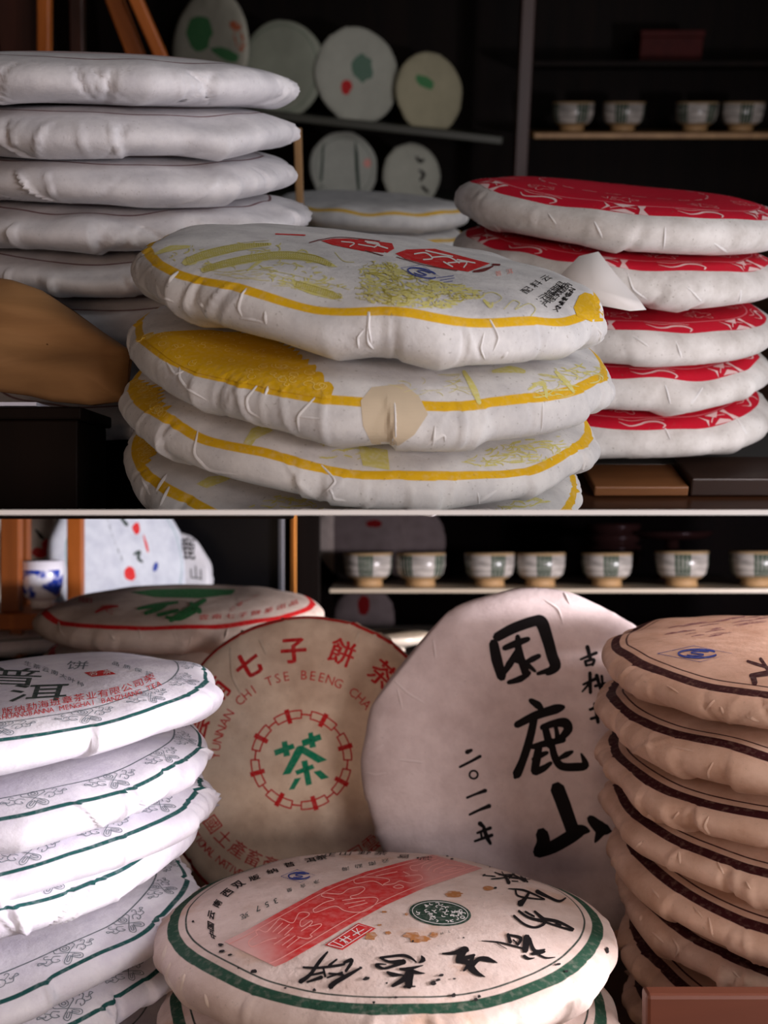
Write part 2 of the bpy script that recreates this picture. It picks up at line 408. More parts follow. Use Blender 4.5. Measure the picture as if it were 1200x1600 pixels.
cab = empty('display_cabinet', TU @ Matrix.Translation(PU(620, 400, 2.62)))
tag(cab, 'dark wooden display cabinet with shelves behind the upper stacks', 'cabinet')
c0 = PU(620, 400, 2.62)
def cabpart(name, a, b, c, d_, e, f, mat, roll=0):
    cx, cy_, cz = (a+b)/2, (c+d_)/2, (e+f)/2
    o = box(name, a-cx, b-cx, c-cy_, d_-cy_, e-cz, f-cz, mat, .002, cab)
    o.matrix_parent_inverse = Matrix.Identity(4)
    o.matrix_basis = Matrix.Translation(Vector((cx, cy_, cz))-c0) @ Matrix.Rotation(math.radians(roll), 4, 'Y')
    return o
xl, xr = PU(150, 200, 2.6).x, PU(1330, 200, 2.6).x
ztop = PU(600, -60, 2.6).z
cabpart('back_panel', xl, xr, 2.70, 2.72, UB-.6, ztop, M_dark)
pm = PU(805, 200, 2.5)
cabpart('post', pm.x-.014, pm.x+.014, 2.36, 2.40, UB-.6, ztop, M_post)
cabpart('side_panel', xl-.02, xl, 2.35, 2.72, UB-.6, ztop, M_dark)
cabpart('side_panel', xr, xr+.02, 2.35, 2.72, UB-.6, ztop, M_dark)
cabpart('cornice', xl, xr, 2.33, 2.72, ztop, ztop+.03, M_post)
a, b = PU(225, 157, 2.45), PU(780, 214, 2.45)
cabpart('shelf', a.x, b.x, 2.36, 2.66, (a.z+b.z)/2-.010, (a.z+b.z)/2+.006, M_shelf, 5.9)
a, b = PU(395, 312, 2.45), PU(780, 312, 2.45)
cabpart('shelf', a.x, b.x, 2.36, 2.66, a.z-.008, a.z+.008, M_shelf, 2)
a, b = PU(828, 206, 2.45), PU(1330, 208, 2.45)
cabpart('shelf', a.x, b.x, 2.38, 2.66, a.z-.012, a.z, M_tan)
SHZ = a.z
# cakes standing on the cabinet shelves
G = 'tea cakes standing on the shelves of the dark cabinet'
m_sh = [paper('shelf_cake_paper_%d' % i, c, [x*.85 for x in c[:3]]+[1], r, .1, mott=20) for i, (c, r) in enumerate([
    (srgb(206, 204, 186), []), (srgb(178, 184, 166), [(.86, .88, srgb(120, 140, 120))]), (srgb(196, 198, 184), []), (srgb(188, 182, 152), []), (srgb(196, 200, 190), [(.8, .82, srgb(110, 120, 110))])])]
def shelf_cake(key, lab, cx, cy, W, H, d, mi, yaw, seed, lean=8):
    R = H*d/2/F
    u = PU(cx, cy, d)
    M = TU @ Matrix.Translation(u) @ Matrix.Rotation(math.radians(yaw), 4, 'Z') @ Matrix.Rotation(math.radians(90-lean), 4, 'X') @ Matrix.Translation((0, 0, -.02))
    CK[key] = make_cake('tea_cake', lab, G, M, m_sh[mi], R, .024, seed, nth=96, nt=34, folds=8, nodes=16)
shelf_cake('u0', 'shelf tea cake with big green oval and orange arc print', 322, 82, 130, 168, 2.48, 0, -42, 141)
shelf_cake('u1', 'plain grey-green tea cake on the upper cabinet shelf', 437, 108, 118, 134, 2.46, 1, -20, 142)
shelf_cake('u2', 'shelf tea cake with dark green blot and red dot', 561, 117, 110, 132, 2.46, 2, 26, 143)
shelf_cake('u3', 'yellowish tea cake beside the cabinet post on the upper shelf', 674, 144, 92, 112, 2.5, 3, 30, 144)
shelf_cake('u4', 'tea cake with vertical dark lines on the lower cabinet shelf', 538, 262, 104, 104, 2.44, 4, 12, 145)
shelf_cake('u5', 'small white tea cake with black brush strokes on the lower cabinet shelf', 645, 273, 90, 92, 2.44, 2, 22, 146)

# cups: one shape, used on both shelves
def cup_material(name, base, dark):
    t = NT(name)
    sp = t.n('ShaderNodeSeparateXYZ'); t.l(t.coord(), sp.inputs[0])
    an = t.math('ARCTAN2', sp.outputs[1], sp.outputs[0])
    f = t.math('FRACT', t.math('MULTIPLY', an, 4/(2*math.pi)))
    panel = t.math('LESS_THAN', f, .42)
    line = t.math('GREATER_THAN', t.math('FRACT', t.math('MULTIPLY', f, 10)), .30)
    band = t.math('MULTIPLY', t.math('GREATER_THAN', sp.outputs[2], .0125), t.math('LESS_THAN', sp.outputs[2], .0405))
    mp = t.n('ShaderNodeMapping'); mp.inputs['Scale'].default_value = (25, 25, 160); t.l(t.coord(), mp.inputs[0])
    streak = t.mix(t.ramp(t.noise(1, 3, .5, mp.outputs[0]), .38, .62), base, [x*.42 for x in base[:3]]+[1])
    c = t.mix(t.math('MULTIPLY', panel, line), streak, dark)
    c = t.mix(band, srgb(176, 146, 106), c)
    t.l(c, t.b.inputs['Base Color']); t.b.inputs['Roughness'].default_value = .25
    return t.m
M_cup = cup_material('striped_cup_glaze', srgb(206, 198, 190), srgb(22, 58, 36))
M_cupfoot = plain('cup_clay', srgb(176, 140, 96), .6)
M_cupin = plain('cup_inside', srgb(190, 170, 140), .4)
def cup(label, group, mw, s=1.0):
    e = empty('tea_cup', mw @ Matrix.Scale(s, 4)); tag(e, label, 'cup', group)
    lathe('body', [(.018, .008), (.024, .0105), (.0295, .016), (.0318, .026), (.0325, .043), (.0312, .043)], M_cup, e)
    lathe('lining', [(.0312, .043), (.0303, .026), (.026, .014), (.0, .0115)], M_cupin, e)
    lathe('foot', [(.0, .0095), (.018, .0095), (.0185, .005), (.0195, .0), (.016, .0), (.0, .003)], M_cupfoot, e)
    return e
for i, (px, lab) in enumerate([(893, 'beside the cabinet post'), (972, 'second from the cabinet post'), (1085, 'third from the cabinet post'), (1156, 'fourth from the cabinet post')]):
    u = PU(px, 206, 2.47); u.z = SHZ
    cup('dim striped tea cup on the dark cabinet shelf, '+lab, 'striped cups on the cabinet shelf', TU @ Matrix.Translation(u) @ Matrix.Rotation(i*.9, 4, 'Z'), 1.45)
u = PU(1042, 98, 2.55)
bx = empty('card_box', TU @ Matrix.Translation(u)); tag(bx, 'dark red card box on the highest cabinet shelf', 'box')
box('body', -.07, .07, -.03, .05, 0, .052, M_redbox, .002, bx); box('lid', -.072, .072, -.032, .052, .052, .066, M_redbox, .002, bx)
a, b = PU(828, 98, 2.45), PU(1330, 98, 2.45)
cabpart('shelf', a.x, b.x, 2.40, 2.66, u.z-.012, u.z, M_dark)

# orange wooden rack behind the white stack
rack = empty('wooden_rack', TU @ Matrix.Translation((PU(120, 60, 1.25).x, 1.25, UB)))
tag(rack, 'orange wooden rack with slanted bars rising behind the white stack', 'rack')
r0 = Vector((PU(120, 60, 1.25).x, 1.25, UB))
def bar(name, p, q, w_, t_, mat, parent, org):
    p, q = Vector(p)-org, Vector(q)-org
    d = (q-p); L = d.length; z = d.normalized(); y = Vector((0, 1, 0)); x = y.cross(z).normalized(); y = z.cross(x)
    M = Matrix((x, y, z)).transposed().to_4x4(); M.translation = p
    o = box(name, -w_/2, w_/2, -t_/2, t_/2, 0, L, mat, min(w_, t_)*.15, parent)
    o.matrix_basis = M; return o
def rk(name, px0, py0, px1, py1, uy, wpx, mat):
    p, q = PU(px0, py0, uy), PU(px1, py1, uy)
    k = (q.z-UB)/(q.z-p.z); g = q+(p-q)*k; g.z = UB           # carry the bar down to the board
    bar(name, g, q, wpx*uy/F, .014, mat, rack, r0)
rk('upright', 70, 90, 70, -40, 1.25, 18, M_orange)
rk('upright', 122, 90, 120, -40, 1.30, 20, M_post)
rk('slanted_bar', 212, 84, 172, -20, 1.25, 24, M_orange)
rk('slanted_bar', 250, 84, 200, -30, 1.22, 18, M_orange)
p, q = PU(2, 90, 1.27), PU(60, -40, 1.27)
box('panel', p.x-r0.x, q.x-r0.x, .02, .028, 0, q.z-UB, M_post, 0, rack)
# tan post at the edge of the white stack
u = PU(465, 200, 1.0)
tp = box('wooden_post', -.0035, .0035, -.004, .004, 0, u.z-UB, M_tan, .0008, None, TU @ Matrix.Translation((u.x, 1.0, UB)))
tag(tp, 'thin tan wooden post standing just behind the white stack', 'post')

# brown paper bundle in front of the white stack
M_kraft = wood('brown_paper', srgb(132, 94, 56), srgb(160, 118, 74), (12, 12, 70), .8)
def pillow(name, outline, d0, thick, mat, seed, fold=.004, n=34):
    """folded paper bundle: outline in pixels at its distance, front bulged and creased, with real depth"""
    o2 = np.array([[(x-600)/F*d0, (800-y)/F*d0] for x, y in outline]); c = o2.mean(0)
    seg = []
    for i in range(len(o2)):
        for t in np.linspace(0, 1, 10, endpoint=False): seg.append(o2[i]*(1-t)+o2[(i+1) % len(o2)]*t)
    seg = np.array(seg); m = len(seg); rg = np.random.RandomState(seed)
    vs, fs = [], []
    for side in (0, 1):
        for k in range(n):
            t = 1-k/(n-1)
            for q in range(m):
                x, z = c+(seg[q]-c)*max(t, .01)
                b = math.sqrt(max(0, 1-t**4))
                y = d0-(thick*.35*b+fold*math.sin(z*260+x*40+seed)*(1-t**6)*.6+fold*.5*math.sin(x*110-z*60)) if side == 0 else d0+thick*.65*b
                vs.append((x, y+(z-c[1])*.25, 1+z))
    for side in (0, 1):
        b0 = side*n*m
        for k in range(n-1):
            for q in range(m):
                f = (b0+k*m+q, b0+k*m+(q+1) % m, b0+(k+1)*m+(q+1) % m, b0+(k+1)*m+q)
                fs.append(f if side == 0 else f[::-1])
    bm = bmesh.new(); V = [bm.verts.new(v) for v in vs]
    for f in fs: bm.faces.new([V[i] for i in f])
    bmesh.ops.remove_doubles(bm, verts=bm.verts, dist=1e-5)
    base = Vector((c[0], d0, 1+o2[:, 1].min()))
    for v in bm.verts: v.co -= base
    bmesh.ops.recalc_face_normals(bm, faces=bm.faces)
    return link(name, bm_mesh(name, bm, True), mat, None, Matrix.Translation(base))
tag(pillow('brown_paper_bundle', [(-60, 418), (10, 432), (60, 450), (110, 482), (160, 518), (205, 548), (201, 628), (150, 636), (90, 630), (50, 620), (-60, 606)], .452, .035, M_kraft, 4),
    'creased brown wrapping paper bundle leaning beside the gold-ringed stack', 'paper bundle')
M_sheet = plain('white_sheet', srgb(214, 216, 232), .8)
zq = P(100, 637, .452).z
tag(box('paper_sheet', P(-75, 640, .45).x, P(64, 640, .45).x, .444, .478, zq, zq+.0016, M_sheet, 0), 'white paper sheet lying under the brown paper bundle', 'paper')
# dark plinth under the white stack and dark box under the paper bundle
wb_ = CK['w7'].mw.translation; ub = RXU.transposed() @ (wb_-CAM)
pl = empty('wooden_plinth', TU @ Matrix.Translation((ub.x, ub.y, UB))); tag(pl, 'dark wooden plinth carrying the tall white stack', 'plinth')
hp = ub.z-.001-UB
box('body', -.115, .105, -.095, .11, .0005, hp-.008, M_dark, .002, pl); box('top', -.118, .108, -.098, .112, hp-.008, hp, M_dark, .002, pl)
x0, x1 = P(-75, 700, .45).x, P(128, 700, .45).x
zb = P(100, 637, .452).z
bb = empty('wooden_box', Matrix.Translation(((x0+x1)/2, .462, zs1))); tag(bb, 'small dark wooden box under the brown paper bundle', 'box'); hw = (x1-x0)/2
box('body', -hw, hw, -.018, .028, .0003, zb-zs1-.006, M_dark, .001, bb); box('lid', -hw-.002, hw+.002, -.020, .030, zb-zs1-.006, zb-zs1-.0005, M_dark, .001, bb)
# tray under the red stack
M_glass = plain('smoked_tray', srgb(70, 68, 66), .15)
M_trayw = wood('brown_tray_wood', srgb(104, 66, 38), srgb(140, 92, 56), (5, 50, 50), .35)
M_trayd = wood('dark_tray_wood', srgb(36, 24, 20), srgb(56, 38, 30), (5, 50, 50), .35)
cA, cB = onboard(905, 735), onboard(1270, 700)
tr = empty('wooden_tray', TU @ Matrix.Translation((cA.x, cA.y, UB))); tag(tr, 'low wooden tray with dark rim under the red stack', 'tray')
box('glass_panel', 0, cB.x-cA.x, -.005, .17, .001, .006, M_glass, .001, tr)
fz = onboard(930, 778).y-cA.y
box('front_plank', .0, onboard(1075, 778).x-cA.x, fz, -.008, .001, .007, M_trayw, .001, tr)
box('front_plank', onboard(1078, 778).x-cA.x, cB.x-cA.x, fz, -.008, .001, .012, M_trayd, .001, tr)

# tissue corner between the red cakes
M_tis = plain('tissue', srgb(232, 228, 226), .85, None)
pts = [(858, 447), (905, 400), (935, 393), (962, 428), (1000, 470), (1010, 484), (985, 486), (920, 474)]
dd = .505
ctr = P(935, 448, dd)
bm = bmesh.new(); rows = []
for s_ in (0, 1):
    V = [bm.verts.new(P(x, y, dd+.02*((484-y)/90)-.006*math.sin(i*1.3)+s_*.0009)-ctr) for i, (x, y) in enumerate(pts)]
    cv = bm.verts.new(P(935, 452, dd-.004+s_*.0009)-ctr); rows.append(V)
    for i in range(len(V)):
        f = (V[i], V[(i+1) % len(V)], cv); bm.faces.new(f if s_ else f[::-1])
for i in range(len(pts)):
    j = (i+1) % len(pts); bm.faces.new((rows[0][i], rows[0][j], rows[1][j], rows[1][i]))
bmesh.ops.recalc_face_normals(bm, faces=bm.faces)
tag(link('tissue_paper', bm_mesh('tissue_paper', bm, True), M_tis, None, Matrix.Translation(ctr)), 'white tissue paper corner folded out over the red stack', 'tissue paper')

# ------------------------------------------------------------------ lower display
tb = empty('table', Matrix.Translation((0, .62, ZT-.03))); tag(tb, 'dark wooden table under the lower tea cake stacks', 'table')
box('table_top', -.95, .95, -.34, .31, 0, .03, M_tab, .003, tb)
for sx in (-.88, .88):
    for sy in (-.28, .25): box('leg', sx-.03, sx+.03, sy-.03, sy+.03, -(ZT-.03), 0, M_dark, .003, tb)
BZ = .863
bn = empty('bench', Matrix.Translation((0, 1.08, 0))); tag(bn, 'dark bench behind the lower table', 'bench')
box('top', -.75, .75, -.13, .16, BZ-.025, BZ, M_dark, .003, bn)
box('front_panel', -.75, .75, -.12, -.10, .0, BZ-.025, M_dark, 0, bn)
for sx in (-.72, .72): box('side_panel', sx-.015, sx+.015, -.10, .15, 0, BZ-.025, M_dark, 0, bn)
# low brown box wall before the maroon stack
bxo = empty('wooden_box', Matrix.Translation((P(1120, 1545, .375).x, .375, ZT))); tag(bxo, 'low brown wooden box edge before the maroon-ringed stack', 'box')
zt = P(1100, 1547, .375).z-ZT
M_brn = wood('brown_box_wood', srgb(92, 48, 32), srgb(108, 58, 38), (4, 40, 40), .5)
x0, x1 = P(1006, 1545, .375).x-bxo.location.x, .16
box('front_board', x0, x1, -.004, .004, 0, zt, M_brn, .0015, bxo)
M_blk = plain('black_strip', srgb(20, 16, 16), .5)
# wooden stand with porcelain cup at the back left
D = .97
st = empty('wooden_stand', Matrix.Translation((P(40, 1030, D).x, D, BZ))); tag(st, 'orange-brown wooden stand holding the blue porcelain cup', 'stand')
s0 = Vector((P(40, 1030, D).x, D, BZ))
def wpart(name, px0, px1, py0, py1, d, dy, mat=None, par=None, org=None):
    a, b = P(px0, py1, d), P(px1, py0, d)
    return box(name, a.x-org.x, b.x-org.x, d-dy-org.y, d+dy-org.y, a.z-org.z, b.z-org.z, mat or M_orange, .001, par)
M_or2 = wood('brown_orange_wood', srgb(120, 64, 28), srgb(146, 80, 34), (40, 40, 5), .4)
wpart('post', 4, 33, 770, 955, D-.02, .006, M_or2, st, s0)
wpart('post', 33, 46, 770, 950, D+.05, .006, M_or2, st, s0)
wpart('post', 107, 130, 770, 950, D+.05, .006, M_orange, st, s0)
wpart('rail', -60, 132, 950, 974, D+.012, .055, M_orange, st, s0)
a = P(30, 974, D-.02)
for px in (-40, 29, 118):
    aa, bb = P(px-9, 1030, D), P(px+9, 974, D)
    box('leg', aa.x-s0.x, bb.x-s0.x, -.008, .008, 0, P(px, 974, D).z-BZ, M_or2, .001, st)
def porcelain():
    t = NT('blue_white_porcelain')
    c = t.mix(t.ramp(t.noise(75, 3, .5), .44, .54), srgb(40, 66, 170), srgb(232, 234, 244))
    sp = t.n('ShaderNodeSeparateXYZ'); t.l(t.coord(), sp.inputs[0])
    rim = t.math('GREATER_THAN', sp.outputs[2], .0365); low = t.math('LESS_THAN', sp.outputs[2], .010)
    c = t.mix(t.math('MAXIMUM', rim, low), c, srgb(232, 230, 240))
    t.l(c, t.b.inputs['Base Color']); t.b.inputs['Roughness'].default_value = .12
    return t.m
M_porc = porcelain(); M_wpor = plain('white_porcelain', srgb(236, 234, 240), .12)
pc = empty('porcelain_cup', Matrix.Translation(P(66, 950, D)+Vector((0, 0, .0003)))); tag(pc, 'blue and white porcelain tea cup on the wooden stand', 'cup')
lathe('bowl', [(.010, .007), (.016, .011), (.0185, .019), (.0192, .030), (.0205, .0445), (.0193, .0445)], M_porc, pc)
lathe('lining', [(.0193, .0445), (.0178, .028), (.014, .014), (0, .011)], M_wpor, pc)
lathe('foot', [(0, .009), (.0105, .009), (.0105, .0), (.0085, 0), (0, .003)], M_wpor, pc)
# white bowl between the standing cakes
wb = empty('white_bowl', Matrix.Translation((P(612, 1000, 1.0).x, 1.0, BZ))); tag(wb, 'small cream bowl behind the two standing cakes', 'bowl')
M_crm = plain('cream_glaze', srgb(226, 214, 196), .2)
hb = P(600, 990, 1.0).z-BZ
lathe('bowl', [(.012, .004), (.022, .008), (.034, hb*.6), (.039, hb), (.0375, hb)], M_crm, wb)
lathe('lining', [(.0375, hb), (.032, hb*.6), (.02, .011), (0, .009)], M_crm, wb)
lathe('foot', [(0, .005), (.013, .005), (.013, 0), (0, .001)], M_crm, wb)
# tea cake under the stand and standing cakes on the bench
G = 'tea cakes kept on the bench behind the lower table'
def bench_cake(key, lab, cx, cy, d, R, yaw, lean, mat, seed, **kw):
    M = Matrix.Translation(P(cx, cy, d)) @ Matrix.Rotation(math.radians(yaw), 4, 'Z') @ Matrix.Rotation(math.radians(90-lean), 4, 'X') @ Matrix.Translation((0, 0, -.02))
    M.translation.z = BZ+.001+R*math.cos(math.radians(lean))-.02*math.sin(math.radians(lean))*0 
    CK[key] = make_cake('tea_cake', lab, G, M, mat, R, .026, seed, nth=140, nt=40, folds=8, nodes=18, **kw)
m_bl = paper('bluish_cake_paper', srgb(206, 212, 220), srgb(184, 190, 202), [(.86, .875, srgb(120, 160, 160))], .15)
m_b2 = paper('cream_cake_paper', srgb(220, 212, 200), srgb(198, 188, 176), [], .2)
m_b3 = paper('white_octagon_paper', srgb(222, 222, 226), srgb(200, 200, 206), [], .12)
CK['g0'] = make_cake('tea_cake', 'flat white green-ringed tea cake lying under the wooden stand', G,
    Matrix.Translation((P(-10, 1000, 1.03).x, 1.03, BZ+.001)), m_grn, .098, .024, 151, nth=120, nt=36, folds=8)
bench_cake('g1', 'standing cream tea cake with red print behind the porcelain cup', -20, 860, 1.10, .086, 10, 10, m_b2, 152, flat=((.3, .9),))
bench_cake('g2', 'narrow edge-on tea cake standing behind the bluish one', 112, 860, 1.17, .09, 66, 8, m_bl, 153)
bench_cake('g3', 'large bluish tea cake with black and red print standing on the bench', 196, 850, 1.11, .084, 48, 12, m_bl, 154)
bench_cake('g4', 'white straight-edged tea cake with black calligraphy standing on the bench', 262, 850, 1.17, .056, -4, 10, m_b3, 155, flat=((.5, .86), (-.35, .86), (0.05, .84)))
ppc = P(234, 930, 1.2)
tag(box('white_card', -.022, .022, -.003, .003, 0, .19, plain('white_card', srgb(228, 226, 228), .7), .0005, None, Matrix.Translation((ppc.x, 1.215, BZ))), 'plain white card standing between two tea cakes on the bench', 'card')
# dark glass cabinet behind
M_blackglass = plain('black_glass', srgb(10, 10, 12), .35, None, 0, .15)
M_brass = plain('brass', srgb(150, 96, 40), .35, metal=.8)
M_gshelf = plain('pale_shelf_edge', srgb(206, 190, 166), .35)
CY = 1.62
gc = empty('glass_cabinet', Matrix.Translation((.25, CY, 0))); tag(gc, 'dark cabinet with black glass door and pale shelf behind the lower table', 'cabinet')
g0_ = Vector((.25, CY, 0))
box('back_panel', -.9-.25, .95-.25, .12, .14, 0, 1.25, M_dark, 0, gc)
wpart('door', 200, 440, 770, 1100, 1.30, .004, M_blackglass, gc, g0_)
wpart('door_frame', 436, 444, 770, 1100, 1.29, .006, plain('grey_metal', srgb(96, 98, 104), .4, metal=.6), gc, g0_)
wpart('brass_strip', 455, 463, 770, 1100, 1.30, .005, M_brass, gc, g0_)
wpart('post', 466, 500, 770, 1100, 1.31, .01, M_dark, gc, g0_)
z_s = P(800, 916, 1.39).z
xa, xb = P(515, 915, 1.34).x-.25, P(1330, 915, 1.34).x-.25
sh = box('shelf', xa, xb, 1.34-CY, 1.60-CY, z_s-.005, z_s, M_gshelf, .0006, gc)
G = 'striped tea cups lined up on the pale cabinet shelf'
lab = ['leftmost end of the pale shelf', 'second along the pale shelf', 'third along the pale shelf', 'middle of the pale shelf', 'fifth along the pale shelf', 'sixth along the pale shelf', 'last along the pale shelf']
lab = ['at the shelf end by the door', 'second from the door', 'third from the door', 'fourth from the door', 'fifth from the door', 'sixth from the door', 'seventh from the door']
for i, px in enumerate((575, 657, 765, 844, 948, 1065, 1182)):
    cup('striped tea cup on the pale shelf, '+lab[i], G, Matrix.Translation((P(px, 900, 1.40).x, 1.40, z_s)) @ Matrix.Rotation([1.15, .55, 1.5, 1.25, 1.2, 1.0, 1.1][i], 4, 'Z'), 1.05 if i < 5 else 1.1)
G = 'dim things deep in the dark glass cabinet'
def dim_cake(key, lab, cx, cz, d, R, yaw, seed):
    M = Matrix.Translation((P(cx, 800, d).x, d, cz+R)) @ Matrix.Rotation(math.radians(yaw), 4, 'Z') @ Matrix.Rotation(math.radians(82), 4, 'X') @ Matrix.Translation((0, 0, -.02))
    CK[key] = make_cake('tea_cake', lab, G, M, m_b2, R, .024, seed, nth=72, nt=28, folds=6)
dim_cake('d0', 'dim tea cake standing behind the first cups on the pale shelf', 560, z_s, 1.51, .066, 0, 161)
dim_cake('d2', 'dim smaller tea cake next to it on the pale shelf', 640, z_s, 1.53, .06, 15, 163)
z_l = P(800, 1010, 1.5).z
box('lower_shelf', xa, xb, 1.40-CY, 1.70-CY, z_l-.006, z_l, M_dark, 0, gc)
dim_cake('d1', 'dim tea cake with red diamond under the pale shelf', 568, z_l, 1.495, .045, 0, 162)
def dimming():
    t = NT('dimming_glass'); tr = t.n('ShaderNodeBsdfTransparent'); tr.inputs[0].default_value = (.55, .53, .55, 1); gl = t.n('ShaderNodeBsdfGlossy'); gl.inputs['Roughness'].default_value = .05
    mx = t.n('ShaderNodeMixShader'); mx.inputs[0].default_value = .0; t.l(tr.outputs[0], mx.inputs[1]); t.l(gl.outputs[0], mx.inputs[2])
    t.l(mx.outputs[0], t.n('ShaderNodeOutputMaterial').inputs[0] if 0 else t.t.nodes['Material Output'].inputs[0]); return t.m
box('dimming_pane', xa, xb, 1.452-CY, 1.456-CY, z_l-.1, 1.2, dimming(), 0, gc)  # tinted pane added behind the cups to darken what stands beyond it
M_bowl = plain('dark_bowl_glaze', srgb(96, 66, 60), .2)
for i in range(4):
    b_ = empty('stacked_bowl', Matrix.Translation((P(958, 800, 1.55).x, 1.55, z_s+.001+i*.016))); tag(b_, 'dark brown bowl, %s of the stack behind the cups' % ['lowest', 'second', 'third', 'topmost'][i], 'bowl', 'dark bowls stacked behind the cups')
    lathe('bowl', [(.012, .003), (.026, .008), (.040, .026), (.0415, .034), (.039, .034), (.030, .014), (0, .008)], M_bowl, b_)
    lathe('foot', [(0, .006), (.013, .006), (.014, 0), (.011, 0), (0, .002)], M_bowl, b_)
dsh = empty('dark_dish', Matrix.Translation((P(1050, 800, 1.53).x, 1.53, z_s))); tag(dsh, 'wide dark dish on a tall foot behind the cups', 'dish')
lathe('dish', [(.010, .058), (.05, .062), (.062, .072), (.059, .072), (.04, .066), (0, .063)], M_bowl, dsh)
lathe('stem', [(0, .060), (.010, .060), (.009, .02), (.03, 0), (0, 0)], M_bowl, dsh)
# ------------------------------------------------------------------ printing: thin ink meshes that lie on the wrappers
_gl = {}
def glyph(ch, bold=0.0):
    if (ch, bold) in _gl: return _gl[(ch, bold)]
    cu = bpy.data.curves.new('tmp', 'FONT'); cu.body = ch; cu.size = 1; cu.resolution_u = 2; cu.offset = bold
    ob = bpy.data.objects.new('tmp', cu); SC.collection.objects.link(ob)
    dg = bpy.context.evaluated_depsgraph_get(); dg.update()
    ev = ob.evaluated_get(dg); me = ev.to_mesh()
    v = np.array([(p.co.x, p.co.y) for p in me.vertices]) if len(me.vertices) else np.zeros((0, 2))
    f = [list(p.vertices) for p in me.polygons]
    ev.to_mesh_clear(); bpy.data.objects.remove(ob); bpy.data.curves.remove(cu)
    if len(v):
        if ord(ch) > 0x2E00:
            c = (v.max(0)+v.min(0))/2; v = (v-c)/.92          # unit square about the centre
        else:
            v = v-np.array([(v[:, 0].max()+v[:, 0].min())/2, .36]); v = v/.73     # cap height 1
    _gl[(ch, bold)] = (v, f); return v, f

class Pr:
    """collects flat polygons in pixels (or metres of the wrapper sheet)"""
    def __init__(s): s.v = []; s.f = []; s.val = []
    def poly(s, pts, val=1.0):
        b = len(s.v); s.v += [tuple(p) for p in pts]; s.f.append(list(range(b, b+len(pts)))); return s
    def raw(s, v, f):
        b = len(s.v); s.v += [tuple(p) for p in v]; s.f += [[i+b for i in q] for q in f]
    def stroke(s, pts, w, smooth=True, closed=False, cap=True):
        p = np.array(pts, float); n = len(p)
        w = np.array(w if hasattr(w, '__len__') else [w]*n, float)
        if len(w) != n: w = np.interp(np.linspace(0, 1, n), np.linspace(0, 1, len(w)), w)
        if closed: p = np.vstack([p, p[:1]]); w = np.append(w, w[0]); n += 1
        if smooth and n > 2:
            q = []; wq = []
            for i in range(n-1):
                if closed: p0, p3 = p[i-1] if i else p[-2], p[(i+2) if i+2 < n else 1]
                else: p0, p3 = p[max(i-1, 0)], p[min(i+2, n-1)]
                for t in np.linspace(0, 1, 5, endpoint=False):
                    a = 2*p[i]; b = p[i+1]-p0; c = 2*p0-5*p[i]+4*p[i+1]-p3; d = -p0+3*p[i]-3*p[i+1]+p3
                    q.append(.5*(a+b*t+c*t*t+d*t**3)); wq.append(w[i]*(1-t)+w[i+1]*t)
            q.append(p[-1]); wq.append(w[-1]); p = np.array(q); w = np.array(wq)
        t = np.gradient(p, axis=0); t /= np.linalg.norm(t, axis=1)[:, None]+1e-9
        if cap and not closed:      # rounded brush ends
            p = np.vstack([p[0]-t[0]*w[0]*.38, p, p[-1]+t[-1]*w[-1]*.38]); w = np.concatenate([[w[0]*.45], w, [w[-1]*.45]])
            t = np.vstack([t[:1], t, t[-1:]])
        nn = np.stack([-t[:, 1], t[:, 0]], 1)
        L = p+nn*w[:, None]/2; R_ = p-nn*w[:, None]/2
        b = len(s.v); m = len(p)
        s.v += [tuple(x) for x in L]+[tuple(x) for x in R_]
        s.f += [[b+i, b+i+1, b+m+i+1, b+m+i] for i in range(m-1)]
        return s
    def ellipse(s, cx, cy, rx, ry, rot=0, n=20, rough=0, seed=0):
        rg = random.Random(seed+int(cx*7+cy*13)); c, d = math.cos(math.radians(rot)), math.sin(math.radians(rot)); pts = []
        for i in range(n):
            a = 2*math.pi*i/n; k = 1+rough*rg.uniform(-1, 1); x, y = rx*k*math.cos(a), ry*k*math.sin(a)
            pts.append((cx+x*c-y*d, cy+x*d+y*c))
        return s.poly(pts)
    def eline(s, cx, cy, rx, ry, w, rot=0, n=20, a0=0, a1=360):
        c, d = math.cos(math.radians(rot)), math.sin(math.radians(rot)); pts = []
        full = abs(a1-a0) >= 360
        for i in range(n if full else n+1):
            a = math.radians(a0+(a1-a0)*i/n); x, y = rx*math.cos(a), ry*math.sin(a); pts.append((cx+x*c-y*d, cy+x*d+y*c))
        return s.stroke(pts, w, True, full)
    def char(s, ch, c, u, v, bold=0.0):
        """glyph centred at c; u = full width vector, v = full height (up) vector"""
        g, f = glyph(ch, bold)
        if len(g) == 0: return s
        c, u, v = np.array(c), np.array(u), np.array(v)
        s.raw(c+g[:, :1]*u+g[:, 1:]*v, f); return s
    def path(s, text, pts, w, h, up=None, flip=1):
        p = np.array(pts, float); L = np.concatenate([[0], np.cumsum(np.linalg.norm(np.diff(p, axis=0), axis=1))])
        n = len(text)
        for i, ch in enumerate(text):
            if ch == ' ': continue
            q = L[-1]*i/max(1, n-1); c = np.array([np.interp(q, L, p[:, 0]), np.interp(q, L, p[:, 1])])
            e = 2.; t = np.array([np.interp(min(q+e, L[-1]), L, p[:, k])-np.interp(max(q-e, 0), L, p[:, k]) for k in (0, 1)]); t /= np.linalg.norm(t)
            nv = np.array(up if up is not None else (t[1], -t[0]), float)
            s.char(ch, c, t*w, nv/np.linalg.norm(nv)*h*flip)
        return s
def cr(x0, y0, sc): return lambda *pts: [(x0+x/sc, y0+y/sc) for x, y in pts]

